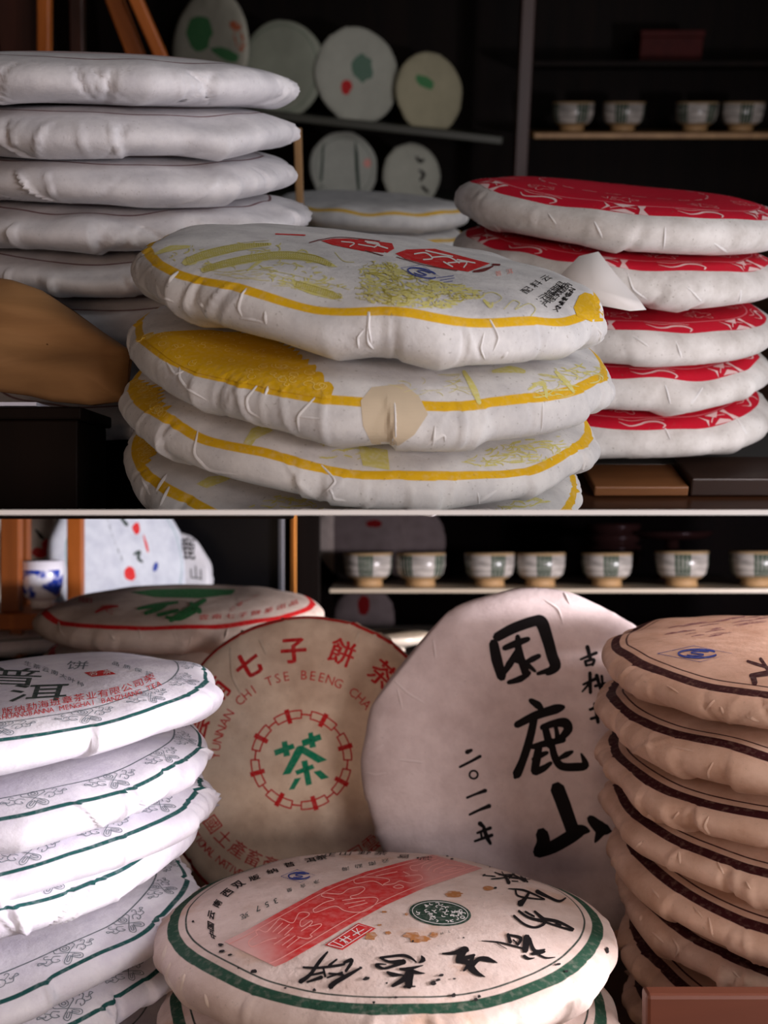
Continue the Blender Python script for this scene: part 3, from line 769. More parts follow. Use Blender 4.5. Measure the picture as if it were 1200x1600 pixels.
def cut(v, f, g):
    bm = bmesh.new(); V = [bm.verts.new((x, y, 0)) for x, y in v]
    for q in f:
        try: bm.faces.new([V[i] for i in q])
        except ValueError: pass
    bmesh.ops.triangulate(bm, faces=[q for q in bm.faces if len(q.verts) > 4])
    a = np.array(v)
    for ax in (0, 1):
        lo, hi = a[:, ax].min(), a[:, ax].max()
        x = math.floor(lo/g)*g+g
        while x < hi:
            co = (x, 0, 0) if ax == 0 else (0, x, 0); no = (1, 0, 0) if ax == 0 else (0, 1, 0)
            fs = [q for q in bm.faces if min(w.co[ax] for w in q.verts) < x-1e-9 and max(w.co[ax] for w in q.verts) > x+1e-9]
            if fs:
                ed = {e for q in fs for e in q.edges}; vv = {w for q in fs for w in q.verts}
                bmesh.ops.bisect_plane(bm, geom=list(vv)+list(ed)+fs, plane_co=co, plane_no=no, dist=1e-9)
            x += g
    return bm
def get_bvh(C):
    if C.bvh is None:
        me = C.obj.data
        C.bvh = BVHTree.FromPolygons([v.co.copy() for v in me.vertices], [p.vertices[:] for p in me.polygons])
    return C.bvh
def print_pix(C, name, pr, mat, layer=0, g=7.0, fade=None, label=None):
    """lay pixel-traced ink on the wrapper surface"""
    bm = cut(pr.v, pr.f, g); bvh = get_bvh(C); rot = C.inv.to_3x3(); o = C.inv @ CAM
    off = .00016+layer*.00012; kill = []; fv = {}
    for v in bm.verts:
        px, py = v.co.x, v.co.y
        d = (rot @ PIXDIR(px, py)).normalized()
        h, n, i, ds = bvh.ray_cast(o, d)
        if h is None: kill.append(v); continue
        if n.dot(d) > 0: n = -n
        fv[v.index] = fade(px, py) if fade else 1.0
        v.co = h+n*off
    if kill: bmesh.ops.delete(bm, geom=kill, context='VERTS')
    return _fin(C, name, bm, mat, label, fade, None)
def print_sheet(C, name, pr, mat, layer=0, g=.004, label=None):
    """lay ink given in metres on the flat wrapper sheet (x, y from its centre)"""
    bm = cut(pr.v, pr.f, g); bm.verts.ensure_lookup_table()
    a = np.array([(v.co.x, v.co.y) for v in bm.verts]); s = np.hypot(a[:, 0], a[:, 1]); th = np.arctan2(a[:, 1], a[:, 0])
    p = np.stack(C.surf(th, s), -1); e = 2e-4
    pt = np.stack(C.surf(th+e/np.maximum(s, .002), s), -1); ps = np.stack(C.surf(th, s+e), -1)
    n = np.cross(ps-p, pt-p); n /= np.linalg.norm(n, axis=1)[:, None]+1e-12
    p = p+n*(.00024+layer*.00012)
    for v, q in zip(bm.verts, p): v.co = q
    return _fin(C, name, bm, mat, label)
def _fin(C, name, bm, mat, label=None, fade=None, fv=None):
    if fade:
        me = bpy.data.meshes.new(name); 
        vals = []
        for v in bm.verts:
            w = (C.mw @ v.co)-CAM; vals.append(fade(600+w.x/w.y*F, 800-w.z/w.y*F))
        bm.to_mesh(me); bm.free()
        at = me.attributes.new('fade', 'FLOAT', 'POINT'); at.data.foreach_set('value', vals)
    else: me = bm_mesh(name, bm)
    me.materials.append(mat)
    o = bpy.data.objects.new(name, me); SC.collection.objects.link(o); o.parent = C.obj
    if label: o['label'] = label
    if name in STUFF: o['kind'] = 'stuff'
    return o
STUFF = {'dragon_scales', 'small_lettering', 'red_lettering', 'black_lettering', 'dragon_print', 'insect_holes', 'brown_stains', 'cloud_lines', 'seal_lines', 'seal_script', 'medallion_scrolls', 'scroll_border', 'white_figures', 'printed_streaks', 'brush_calligraphy', 'print', 'brush_strokes', 'large_red_characters', 'chain_ring', 'green_brush_print', 'pink_lettering', 'dark_seal_edge', 'mark_outline', 'red_seal', 'green_character', 'orange_arc', 'large_characters', 'quality_mark'}

I_black = ink('black_ink', srgb(20, 16, 18), .0); I_red = ink('red_ink', srgb(206, 34, 36), .12); I_green = ink('green_ink', srgb(18, 140, 102), .08)
I_dgreen = ink('dark_green_ink', srgb(34, 62, 48), .15); I_blue = ink('blue_ink', srgb(44, 66, 150), .15); I_gold = ink('gold_ink', srgb(222, 176, 24), .10)
I_yel = ink('pale_yellow_ink', srgb(214, 207, 124), .45); I_white = plain('white_knockout', srgb(232, 228, 224), .8); I_pink = plain('pale_red_knockout', srgb(240, 170, 160), .8)
I_mar = ink('maroon_ink', srgb(58, 18, 22), .1); I_grey = ink('grey_green_ink', srgb(112, 124, 132), .2); I_gdk = ink('slate_green_ink', srgb(50, 66, 62), .15)
I_brown = ink('brown_stain', srgb(176, 116, 66), .3); I_streak = ink('red_brown_ink', srgb(140, 92, 92), .3); I_hole = plain('hole_black', srgb(20, 10, 10), .9); I_tanp = plain('tan_patch', srgb(206, 190, 164), .8, (60, .06))

# ---- calligraphy on the standing white cake
k = cr(560, 900, 2.5); p = Pr(); sc = 1/2.5
def ks(w, *pts): p.stroke(k(*pts), [x*sc*1.22 for x in w])
ks((30, 36, 30), (528, 262), (540, 325), (560, 395)); ks((30, 34, 34, 42, 38, 36, 38, 18), (540, 240), (605, 205), (690, 176), (716, 184), (738, 245), (756, 310), (768, 352), (738, 380))
ks((18, 24, 16), (570, 282), (620, 262), (664, 246)); ks((16, 26, 26), (622, 236), (628, 300), (656, 385)); ks((18, 24, 14), (622, 292), (590, 345), (562, 388))
ks((12, 20, 16), (640, 345), (680, 325), (706, 312)); ks((14, 22, 14), (586, 416), (632, 402), (668, 378)); ks((12, 22), (700, 382), (764, 362)); ks((14, 20, 10), (610, 330), (650, 340), (690, 372))
ks((16, 26, 16), (672, 486), (700, 504), (716, 520)); ks((22, 28, 32, 16), (618, 582), (690, 546), (770, 520), (800, 512)); ks((24, 27, 26, 30, 14), (686, 560), (668, 640), (642, 720), (620, 772), (612, 786))
ks((20, 24, 34, 30, 18), (718, 592), (764, 576), (806, 574), (818, 600), (786, 640)); ks((22, 26, 22), (728, 586), (740, 635), (748, 664)); ks((12, 16, 12), (768, 580), (776, 620), (772, 652)); ks((16, 24, 18), (678, 668), (740, 652), (802, 640))
ks((22, 28, 26), (706, 660), (696, 715), (688, 764)); ks((24, 22, 12), (690, 766), (722, 752), (752, 730)); ks((20, 24, 26, 28, 26, 6), (756, 660), (766, 704), (792, 742), (850, 746), (886, 738), (870, 694)); ks((10, 20, 12), (680, 716), (712, 700), (738, 690)); ks((12, 20, 10), (786, 712), (812, 698), (836, 686))
ks((46, 46, 44, 44), (776, 828), (800, 890), (824, 958), (842, 1008)); ks((40, 44, 38), (716, 1004), (722, 1040), (704, 1078)); ks((36, 42, 44, 40, 14), (700, 1080), (760, 1058), (826, 1020), (868, 994), (898, 996))
ks((26, 42, 34, 12), (906, 948), (940, 980), (968, 992), (984, 996)); ks((40, 22, 6), (950, 990), (936, 1018), (924, 1040))
ks((16, 10), (424, 688), (442, 680)); ks((8, 9, 11), (396, 746), (436, 726), (476, 704)); p.eline(560+450/2.5, 900+776/2.5, 6.4, 6.2, 3.2)
ks((8, 8, 14), (424, 866), (458, 852), (496, 838)); ks((8, 9, 15), (434, 932), (472, 914), (512, 898)); ks((16, 10), (474, 966), (492, 982)); ks((8, 12), (464, 1004), (516, 984)); ks((8, 12), (454, 1036), (522, 1012)); ks((12, 15, 10), (490, 986), (502, 1020), (516, 1046)); ks((8, 8), (478, 1000), (482, 1024))
ks((8, 11), (868, 326), (930, 300)); ks((14, 12), (894, 276), (906, 324)); ks((10, 10), (886, 332), (890, 350)); ks((10, 10, 10), (886, 334), (920, 326), (914, 348)); ks((8, 8), (890, 350), (916, 344))
ks((8, 12), (878, 424), (930, 400)); ks((12, 12), (904, 378), (906, 456)); ks((10, 6), (904, 418), (874, 452)); ks((14, 10), (930, 388), (946, 442)); ks((10, 10), (924, 430), (966, 420)); ks((10, 8), (950, 390), (956, 440))
ks((10, 12), (904, 522), (962, 500)); ks((12, 12), (924, 498), (936, 572)); ks((10, 10), (908, 558), (948, 546)); ks((8, 12), (938, 668), (972, 656)); ks((12, 14), (970, 856), (992, 838))
print_pix(CK['k'], 'brush_calligraphy', p, I_black, label='black brush-written Chinese characters')

# ---- standing tan cake
s6 = cr(290, 960, 3.3333); p = Pr()
for q in (((500, 665), (528, 658), (545, 735), (512, 742)), ((460, 708), (560, 672), (570, 697), (468, 737)), ((638, 618), (662, 613), (680, 690), (647, 697)), ((604, 656), (700, 622), (709, 652), (611, 690)),
          ((578, 690), (600, 683), (622, 700), (546, 830), (504, 836)), ((585, 686), (606, 682), (738, 758), (690, 774), (596, 718)), ((603, 765), (634, 758), (658, 884), (628, 892)), ((570, 815), (662, 780), (672, 802), (580, 837)),
          ((568, 856), (602, 850), (566, 910), (538, 914)), ((666, 820), (702, 811), (748, 850), (706, 860))): p.poly(s6(*q))
print_pix(CK['s'], 'green_character', p, I_green, label='green stylised tea character')
p = Pr(); CX, CYc = 603, 758
def pol(r, a): return (CX+r*math.cos(math.radians(a)), CYc-r*math.sin(math.radians(a))*.985)
for i in range(8):
    a = 106.5-45*i
    p.poly(s6(*[pol(200, a-3.4), pol(200, a+3.4), pol(277, a+2.7), pol(277, a-2.7)]))
    arc = lambda r: [pol(r, a-16.5+33*t/10) for t in range(11)]
    for r in (221, 262): p.stroke(s6(*arc(r)), 2.3, False)
    for e in (-16.5, 16.5): p.stroke(s6(pol(219, a+e), pol(264, a+e)), 2.3, False, cap=False)
    p.stroke(s6(pol(241, a+16.5), pol(241, a+22.5), pol(241, a+28.5)), 2.6, False)
def arc_text(text, a0, st, r, w, h, inward=False, bold=0.0):
    for i, ch in enumerate(text):
        if ch == ' ': continue
        a = a0-st*i; c = s6(pol(r, a))[0]; ra = math.radians(a)
        up = np.array((math.cos(ra), -math.sin(ra))); ri = np.array((math.sin(ra), math.cos(ra)))
        if inward: up, ri = -up, -ri
        p.char(ch, c, ri*w/3.333, up*h/3.333, bold)
print_pix(CK['s'], 'chain_ring', p, I_red, label='red ring of linked boxes'); p = Pr()
for ch, a, r in (('雲', 163, 575), ('南', 141, 575), ('七', 119, 572), ('子', 94, 577), ('餅', 69.5, 606), ('茶', 47, 619)): [arc_text(ch, a+da, 0, r+dr, 126, 132, False, .018 if ch in '七子' else 0) for da, dr in ((0, 0), (.35, 0), (-.35, 1), (0, 3))]
print_pix(CK['s'], 'large_red_characters', p, I_red); p = Pr()
arc_text('YUNNAN CHI TSE BEENG CHA', 177, 5.92, 450, 48, 50)
arc_text('中國土產畜產進出口公司雲南省', 207, -9.3, 575, 84, 84, True)
arc_text('CHINA NATIONAL NATIVE PRODUCE', 199, -2.15, 678, 40, 42, True)
print_pix(CK['s'], 'red_lettering', p, I_red)

# ---- aged front cake
f3, f4, f5, f6, f7, fb = cr(540, 1330, 5.4545), cr(360, 1440, 5), cr(560, 1460, 6), cr(740, 1350, 5.4545), cr(300, 1320, 5.4545), cr(380, 1330, 3.158)
C = CK['f0']
def band_mat():
    t = NT('red_band_ink'); at = t.n('ShaderNodeAttribute', attribute_name='fade')
    c = t.mix(t.math('MULTIPLY', at.outputs['Fac'], t.math('MULTIPLY_ADD', t.ramp(t.noise(260, 3), .3, .6), .25, .75), None, True), srgb(222, 176, 168), srgb(206, 32, 30))
    t.l(c, t.b.inputs['Base Color']); t.b.inputs['Roughness'].default_value = .8; return t.m
up = [(350, 1472), (380, 1457), (443, 1422), (507, 1387), (570, 1363), (633, 1346), (676, 1336)]; lo = [(430, 1511), (447, 1504), (507, 1469), (545, 1446), (602, 1415), (665, 1387), (754, 1357)]
p = Pr()
for i in range(6): p.poly([up[i], up[i+1], lo[i+1], lo[i]])
def bf(px, py):
    t = (px-395)/(700-395)+(py-1490)/-900.
    return max(0.05, min(1, (t+.03)*4.2))*max(.35, min(1, (1.12-t)*4.5))
print_pix(C, 'red_band', p, band_mat(), 0, 6, bf, 'red printed band fading at its ends')
p = Pr()
ins = lambda A, B, t: [(a[0]*(1-t)+b[0]*t, a[1]*(1-t)+b[1]*t) for a, b in zip(A, B)]
p.stroke(ins(up, lo, .10), 1.0); p.stroke(ins(up, lo, .88), 1.2)
W1 = 1.25
def fl(c, w, *pts): p.stroke(c(*pts), w)
fl(f7, W1, (560, 772), (486, 828), (500, 870), (540, 866), (650, 816), (720, 800)); fl(f7, W1, (560, 772), (545, 745), (575, 730), (640, 745), (740, 640), (770, 640), (860, 670), (910, 590), (970, 580), (1000, 592), (985, 615), (930, 650), (922, 690), (945, 700), (1012, 655), (1025, 670), (1000, 700), (1085, 680), (1100, 696), (1010, 770), (1025, 785), (980, 806), (900, 790))
for a, b in (((700, 855), (830, 770)), ((770, 862), (880, 780)), ((810, 880), (920, 795)), ((650, 735), (722, 662)), ((690, 748), (772, 672)), ((735, 762), (830, 684)), ((790, 776), (862, 710)), ((930, 740), (1010, 690))): fl(f7, W1, a, b)
fl(fb, W1, (345, 290), (400, 257), (450, 240), (390, 226), (400, 210), (480, 214), (520, 190), (580, 178), (600, 190), (570, 214), (530, 226), (545, 236), (640, 230), (665, 246), (620, 290), (560, 305), (500, 296), (450, 274), (360, 305), (345, 290))
for q in (((490, 246), (570, 234)), ((500, 264), (600, 246)), ((520, 282), (612, 258)), ((655, 125), (760, 104)), ((790, 104), (820, 118)), ((990, 100), (1050, 85)), ((970, 110), (1085, 90), (1075, 76), (1000, 70))): fl(fb, W1, *q)
fl(fb, W1, (690, 172), (640, 150), (560, 162), (550, 142), (600, 130), (700, 136), (722, 150), (690, 168), (742, 164), (775, 150), (830, 160), (882, 140), (868, 120), (800, 126)); fl(fb, W1, (740, 180), (760, 186), (792, 180), (768, 168), (740, 180))
fl(fb, W1, (860, 100), (830, 94), (826, 76), (862, 70), (930, 42), (952, 36)); fl(fb, W1, (880, 86), (892, 70), (962, 45)); fl(fb, W1, (910, 96), (930, 76), (992, 55)); fl(fb, W1, (940, 104), (950, 90), (1010, 66))
print_pix(C, 'seal_script', p, I_pink, 1, 6, label='pale outlined seal-script characters')
p = Pr().poly(f4((735, 185), (1000, 13), (1137, 55), (875, 225)))
print_pix(C, 'seal', p, I_red, 0, 6); p = Pr()
p.stroke(f4((762, 184), (1000, 28), (1108, 58), (870, 210)), 1.1, False, True)
for q in (((800, 160), (880, 195)), ((846, 132), (920, 168)), ((856, 160), (932, 118)), ((888, 120), (944, 148)), ((950, 72), (1012, 106)), ((958, 112), (1042, 66)), ((985, 58), (1002, 100)), ((870, 140), (905, 175))): p.stroke(f4(*q), 1.3)
print_pix(C, 'seal_lines', p, I_white, 1, 6)
p = Pr(); mc = f3((806, 530))[0]; p.ellipse(mc[0], mc[1], 48.5, 20, 5, 40); print_pix(C, 'medallion', p, I_dgreen, 0, 5, label='dark green round medallion')
p = Pr(); p.eline(mc[0], mc[1], 43.5, 17.2, .9, 5, 36); rg = random.Random(5)
for i in range(46):
    a, r = rg.uniform(0, 6.28), math.sqrt(rg.uniform(.02, .80)); x, y = mc[0]+42*r*math.cos(a), mc[1]+16*r*math.sin(a)+3*r*math.cos(a); t0 = rg.uniform(0, 6.28)
    p.stroke([(x+4.2*math.cos(t0+j*.9)*(1-j*.14), y+2.0*math.sin(t0+j*.9)*(1-j*.14)) for j in range(4)], 1.15)
print_pix(C, 'medallion_scrolls', p, I_white, 1, 5)
p = Pr()
def bs(c, sc_, w, *pts): p.stroke(c(*pts), [x/sc_*1.12 for x in w])
a = lambda w, *q: bs(f4, 5, w, *q)
a((12, 26, 26, 34), (760, 242), (700, 312), (622, 420), (548, 474)); a((14, 18, 20, 16), (570, 362), (690, 366), (830, 350), (892, 338)); a((12, 20, 14), (832, 300), (776, 345), (770, 362)); a((14, 18), (596, 432), (724, 402)); a((14, 28), (600, 478), (712, 440)); a((20, 30, 20), (890, 325), (945, 305), (944, 330)); a((26, 20), (944, 330), (902, 392)); a((12, 30, 36, 40), (1024, 364), (912, 428), (820, 480), (782, 514)); a((12, 16), (756, 444), (874, 402)); a((14, 16), (724, 360), (742, 434)); a((14, 18), (770, 410), (880, 420))
a = lambda w, *q: bs(f5, 6, w, *q)
a((20, 22, 24, 24, 10), (205, 225), (310, 212), (420, 202), (490, 226), (544, 268)); a((16, 22, 34, 46), (212, 232), (290, 262), (380, 262), (426, 262)); a((40, 26, 20, 34, 18, 8), (430, 265), (330, 302), (240, 326), (172, 298), (190, 284), (262, 288)); a((8, 46, 8), (590, 206), (606, 244), (566, 274)); a((18, 34, 6), (390, 330), (470, 330), (606, 296)); a((44, 26, 4), (492, 350), (560, 366), (626, 372)); a((20, 40, 6), (270, 360), (330, 384), (424, 386)); a((60, 50, 26), (490, 342), (430, 422), (320, 490)); a((70, 64, 60), (482, 376), (476, 430), (474, 490)); a((22, 12), (430, 496), (532, 494))
a((10, 34, 46, 36), (786, 186), (900, 180), (992, 142), (1022, 156)); a((52, 62, 34), (996, 152), (950, 222), (930, 262)); a((40, 40), (940, 252), (1024, 268)); a((38, 24), (996, 232), (1086, 200)); a((20, 40, 14), (1080, 208), (1042, 280), (986, 348)); a((40, 36, 46, 8), (1064, 300), (1130, 238), (1210, 240), (1300, 272)); a((64, 42, 6), (1056, 318), (1110, 368), (1186, 404))
a = lambda w, *q: bs(f6, 5.4545, w, *q)
a((7, 9), (80, 100), (184, 110)); a((9, 12, 9), (150, 132), (262, 120), (362, 84)); a((8, 13, 14), (180, 76), (330, 120), (506, 132)); a((14, 30), (270, 108), (300, 164)); a((8, 10), (216, 96), (420, 92)); a((12, 18), (330, 90), (436, 150)); a((12, 12), (400, 110), (460, 156)); a((8, 8), (326, 150), (378, 152)); a((8, 8), (240, 70), (256, 96)); a((9, 9), (350, 78), (300, 130))
a((6, 15, 13, 9), (296, 215), (420, 226), (520, 264), (606, 304)); a((16, 13, 13, 10), (358, 232), (374, 272), (450, 292), (604, 308)); a((18, 26, 54), (474, 244), (440, 300), (398, 342)); a((32, 20, 20, 12), (540, 238), (640, 286), (728, 322), (784, 294))
a((18, 16, 18, 22, 28), (344, 446), (430, 516), (520, 546), (590, 522), (612, 490)); a((16, 18, 26), (385, 404), (470, 460), (584, 490)); a((14, 14), (440, 410), (516, 452)); a((16, 28), (520, 408), (594, 474)); a((30, 22, 14), (598, 476), (720, 496), (852, 560)); a((14, 14, 20), (618, 502), (740, 542), (842, 570)); a((14, 12), (700, 510), (744, 528))
a((4, 12, 16, 12), (68, 660), (200, 670), (330, 700), (444, 732)); a((6, 5), (200, 682), (282, 728)); a((22, 28), (294, 604), (312, 672)); a((16, 24, 20), (308, 610), (402, 636), (376, 694)); a((12, 12), (338, 652), (374, 684)); a((54, 44), (454, 630), (440, 744)); a((28, 26, 12), (474, 640), (520, 742), (606, 734)); a((24, 26, 18), (500, 772), (560, 764), (604, 752)); a((16, 15, 6), (560, 782), (622, 806), (694, 800)); a((26, 20, 6), (430, 790), (470, 812), (518, 806))
for ch, (x, y), (ux, uy) in zip('中国云南西双版纳普洱茶', ((175, 772), (160, 698), (165, 602), (215, 505), (300, 412), (395, 342), (530, 285), (682, 228), (830, 172), (1010, 132), (1100, 112)),
        ((-.2, -.9), (0, -.95), (.2, -.9), (.5, -.7), (.7, -.55), (.8, -.45), (.9, -.3), (1, -.25), (1, -.2), (1, -.15), (1, -.12))):
    k_ = .62 if x < 300 else .75; u_ = np.array((ux, uy))*15*k_*1.5; v_ = np.array((-.85 if x < 400 else -.3, -.45))*14*k_*1.4
    p.char(ch, f7((x, y))[0], u_, v_, .012); p.char(ch, (f7((x, y))[0][0]+.6, f7((x, y))[0][1]), u_, v_)
for ch, (x, y) in zip('易武正山野茶', ((560+130, 1337), (560+165, 1340), (575, 1334), (600, 1332), (630, 1331), (655, 1332))): p.char(ch, (x-60, y+2), (20, 0), (3, -6))
print_pix(C, 'brush_calligraphy', p, I_black, 1, 6, label='black brush-written characters round the rim')
p = Pr()
for ch, q in zip('357克', ((715, 485), (640, 515), (560, 550), (450, 610))): p.char(ch, f7(q)[0], np.array((-10.5, 4.6)) if ch != '克' else np.array((-13, 6)), (3.2, 8.0))
p.path('净含量', [f7((1060, 320))[0], f7((830, 390))[0]], 9, 6, (.3, 1)); p.path('云南勐海', [f3((340, 85))[0], f3((0, 155))[0]], 12, 6, (.3, 1)); p.path('TM', f3((880, 690), (820, 705)), 5, 4, (.3, 1))
print_pix(C, 'small_lettering', p, I_gdk, 1, 6)
def qs(C, cx, cy, rx, ry, w, rot, mat, diamond=1.0, layer=1):
    p = Pr(); p.eline(cx, cy, rx, ry, w*.8, rot, 24, 20, 330)
    c, d = math.cos(math.radians(rot)), math.sin(math.radians(rot)); T = lambda x, y: (cx+x*c-y*d, cy+x*d+y*c)
    p.stroke([T(rx*.55, -ry*.45), T(0, -ry*.6), T(-rx*.35, -ry*.2), T(rx*.3, ry*.2), T(0, ry*.55), T(-rx*.55, ry*.4)], w*.55)
    print_pix(C, 'quality_mark', p, mat, layer, 5, label='blue oval quality mark')
    if diamond:
        p = Pr(); p.stroke([T(-rx*2.0*diamond, 0), T(-rx*.2, -ry*1.9), T(rx*1.7*diamond, 0), T(rx*.1, ry*2.0)], max(.5, w*.15), False, True); print_pix(C, 'mark_outline', p, I_blue, layer, 5)
qs(C, *f7((915, 268))[0], 17, 5.2, 2.6, -2, I_blue, .85)
p = Pr()
for c, L in ((f4, ((185, 395, 26, 16), (65, 370, 10, 7), (1060, 452, 26, 13), (655, 540, 15, 12), (430, 525, 12, 6))), (f5, ((75, 420, 30, 16), (775, 392, 24, 12), (700, 465, 30, 20), (745, 435, 26, 12), (900, 425, 15, 8), (890, 580, 24, 20), (1100, 620, 18, 16), (145, 645, 16, 14), (350, 600, 16, 12), (20, 325, 18, 14), (510, 72, 12, 10), (265, 466, 12, 9), (1130, 590, 16, 14))),
             (f7, ((245, 860, 24, 14), (255, 915, 28, 13), (325, 945, 22, 9), (10, 660, 12, 8))), (f6, ((718, 862, 24, 12), (1135, 740, 14, 26), (145, 28, 14, 6), (185, 210, 12, 8), (790, 920, 14, 12))), (f3, ((1125, 100, 22, 8), (615, 63, 12, 7), (870, 45, 14, 6), (905, 72, 14, 6), (1180, 210, 14, 9), (1005, 745, 9, 6)))):
    s_ = {f4: 5, f5: 6}.get(c, 5.4545)
    for x, y, rx, ry in L:
        q = c((x, y))[0]; p.ellipse(q[0], q[1], rx/s_, ry/s_, -10, 12, .25)
print_pix(C, 'insect_holes', p, I_hole, 2, 6, label='small dark insect holes')
p = Pr()
for x, y, rx, ry in ((920, 370, 75, 28), (560, 720, 70, 26), (640, 752, 90, 26), (755, 716, 38, 22), (330, 520, 22, 9), (365, 700, 26, 14), (520, 540, 16, 12), (215, 725, 50, 34), (290, 633, 18, 8)):
    q = f3((x, y))[0]; p.ellipse(q[0], q[1], rx/5.45, ry/5.45, -5, 18, .22)
q = f6((130, 208))[0]; p.ellipse(q[0], q[1], 9, 3.4, 0, 14, .2)
print_pix(C, 'brown_stains', p, I_brown, 0, 6, label='light brown stains')

# ---- scroll border of the left stack
def scroll(p, r0, th, sz):
    def T(*pts): 
        out = []
        for x, y in pts:
            r = r0-y*sz; a = th+x*sz/r0; out.append((r*math.cos(a), r*math.sin(a)))
        return out
    w = .00034
    p.stroke(T(*[(.62*math.cos(t), 2.0+.62*math.sin(t)) for t in np.linspace(0, 6.28, 13)[:-1]]), w, True, True); p.stroke(T(*[(.28*math.cos(t), 2.0+.28*math.sin(t)) for t in np.linspace(0, 6.28, 9)[:-1]]), w, True, True)
    for sg in (1, -1):
        p.stroke(T((-.9*sg, 1.5), (.2*sg, .75), (1.25*sg, -.2), (1.1*sg, -.85), (.55*sg, -.75), (-.25*sg, .35)), w); p.stroke(T((.2*sg, .1), (.75*sg, -.5), (.95*sg, -.3), (.4*sg, .35)), w)
        p.stroke(T((.9*sg, 1.5), (1.5*sg, 1.9), (1.4*sg, 2.5), (.95*sg, 2.4)), w); p.stroke(T((1.2*sg, 1.0), (1.9*sg, 1.5), (2.5*sg, 1.0), (2.2*sg, .4), (1.6*sg, .3), (1.75*sg, .75)), w)
        p.stroke(T((2.4*sg, 1.2), (3.1*sg, 1.8), (2.9*sg, 2.2), (2.5*sg, 2.0)), w); p.stroke(T((2.5*sg, .6), (3.3*sg, .5), (3.6*sg, 1.1), (4.2*sg, 1.2), (4.0*sg, 1.6), (3.6*sg, 1.3), (3.2*sg, 1.0), (3.0*sg, 1.3)), w)
for i in range(6):
    C = CK['l%d' % i]; p = Pr(); n = 17; ph = [.1, .3, .05, .2, .33, .18][i]
    for j in range(n): scroll(p, C.R*.915, 2*math.pi*(j+ph)/n, .0031)
    print_sheet(C, 'scroll_border', p, I_grey if i else I_grey, 0, .005)
c4 = cr(0, 1000, 3.4286); C = CK['l0']; p = Pr()
p.char('普', c4((60, 196))[0], np.array((330, 10))/3.43, np.array((30, -92))/3.43); p.char('洱', c4((205, 284))[0], np.array((310, -10))/3.43, np.array((30, -92))/3.43)
p.char('洱', c4((208, 282))[0], np.array((310, -10))/3.43, np.array((30, -92))/3.43)
print_pix(C, 'large_characters', p, I_gdk, 0, 6)
p = Pr(); p.path('生茶云南大叶种', c4((150, 128), (300, 178), (430, 236)), 12, 7, (.2, -1)); p.char('饼', c4((415, 136))[0], (34, 0), (4, -13)); p.path('品质保证', c4((620, 128), (800, 180)), 12, 6, (.2, -1))
print_pix(C, 'small_lettering', p, I_grey, 0, 6)
p = Pr(); pa = c4((40, 382), (125, 368), (205, 350), (290, 335), (370, 320), (440, 306), (505, 294), (570, 284), (640, 268), (705, 248), (750, 230), (800, 206))
p.path('版纳勐海班章茶业有限公司荣', pa, 17, 11.5); p.path('XISHUANGBANNA MENGHAI BANZHANG TEA', c4((-60, 424), (30, 412), (300, 371), (600, 318), (740, 282), (850, 236)), 9, 8)
p.poly(c4((452, 176), (575, 160), (622, 184), (492, 198))); print_pix(C, 'red_lettering', p, I_red, 0, 6); p = Pr()
p.path('名茶', c4((500, 181), (575, 174)), 14, 7, (.2, -1)); print_pix(C, 'seal_lines', p, I_white, 1, 6)
p = Pr(); p.path('净含量（克）', cr(0, 1380, 6.667)((60, 520), (330, 462), (640, 376)), 13, 6, (0, -1)); print_pix(CK['l4'], 'small_lettering', p, I_black, 0, 6)

# ---- maroon stack top
C = CK['m0']; m2 = cr(920, 920, 4.2857)
qs(C, *m2((730, 437))[0], 30, 6.4, 3.8, 0, I_blue, 1.05)
p = Pr()
for w, q in (((4, 5, 4), ((1062, 486), (1120, 505), (1200, 530))), ((7, 9), ((1085, 584), (1200, 566))), ((9, 9), ((1100, 590), (1112, 634))), ((5, 6), ((1150, 470), (1230, 590)))): p.stroke(m2(*q), w)
print_pix(C, 'brush_calligraphy', p, I_mar, 0, 6)
p = Pr(); rg = random.Random(8)
for i in range(26):
    t = rg.random(); x = 420+rg.random()*780; y = 300-(x-420)*.16+t*110-20; L = 60+rg.random()*160
    p.stroke(m2((x, y), (x+L*.5, y-L*.10), (x+L, y-L*.15)), [.5, 1.6*rg.uniform(.4, 1.6), .6])
print_pix(C, 'printed_streaks', p, I_streak, 0, 6)

# ---- red ring cake behind
C = CK['b0']; b2 = cr(0, 800, 2.3077); p = Pr()
p.poly(b2((470, 290), (560, 279), (700, 276), (850, 280), (836, 298), (720, 312), (560, 308)))
for w, q in (((4, 7, 4), ((498, 350), (560, 338), (640, 326))), ((6, 8, 5), ((525, 366), (570, 350), (600, 336))), ((7, 9, 6), ((616, 392), (660, 364), (740, 318))), ((5, 8, 5), ((600, 380), (650, 384), (720, 350))), ((6, 6), ((570, 372), (640, 356))), ((6, 8), ((690, 330), (720, 360)))): p.stroke(b2(*q), w)
print_pix(C, 'green_brush_print', p, I_green if 0 else ink('leaf_green_ink', srgb(44, 128, 66), .15), 0, 6)
p = Pr(); p.path('下關沱', b2((225, 322), (310, 318), (385, 352)), 22, 8, (.1, -1)); p.path('雲南七子餅茶出品', b2((735, 380), (860, 374), (960, 358), (1060, 328)), 15, 8, (.15, -1)); p.path('二零一一', b2((838, 348), (920, 304)), 11, 6, (.1, -1))
p.stroke(b2((345, 362), (380, 345), (425, 340)), [3, 7, 3]); print_pix(C, 'red_lettering', p, I_red, 0, 6)

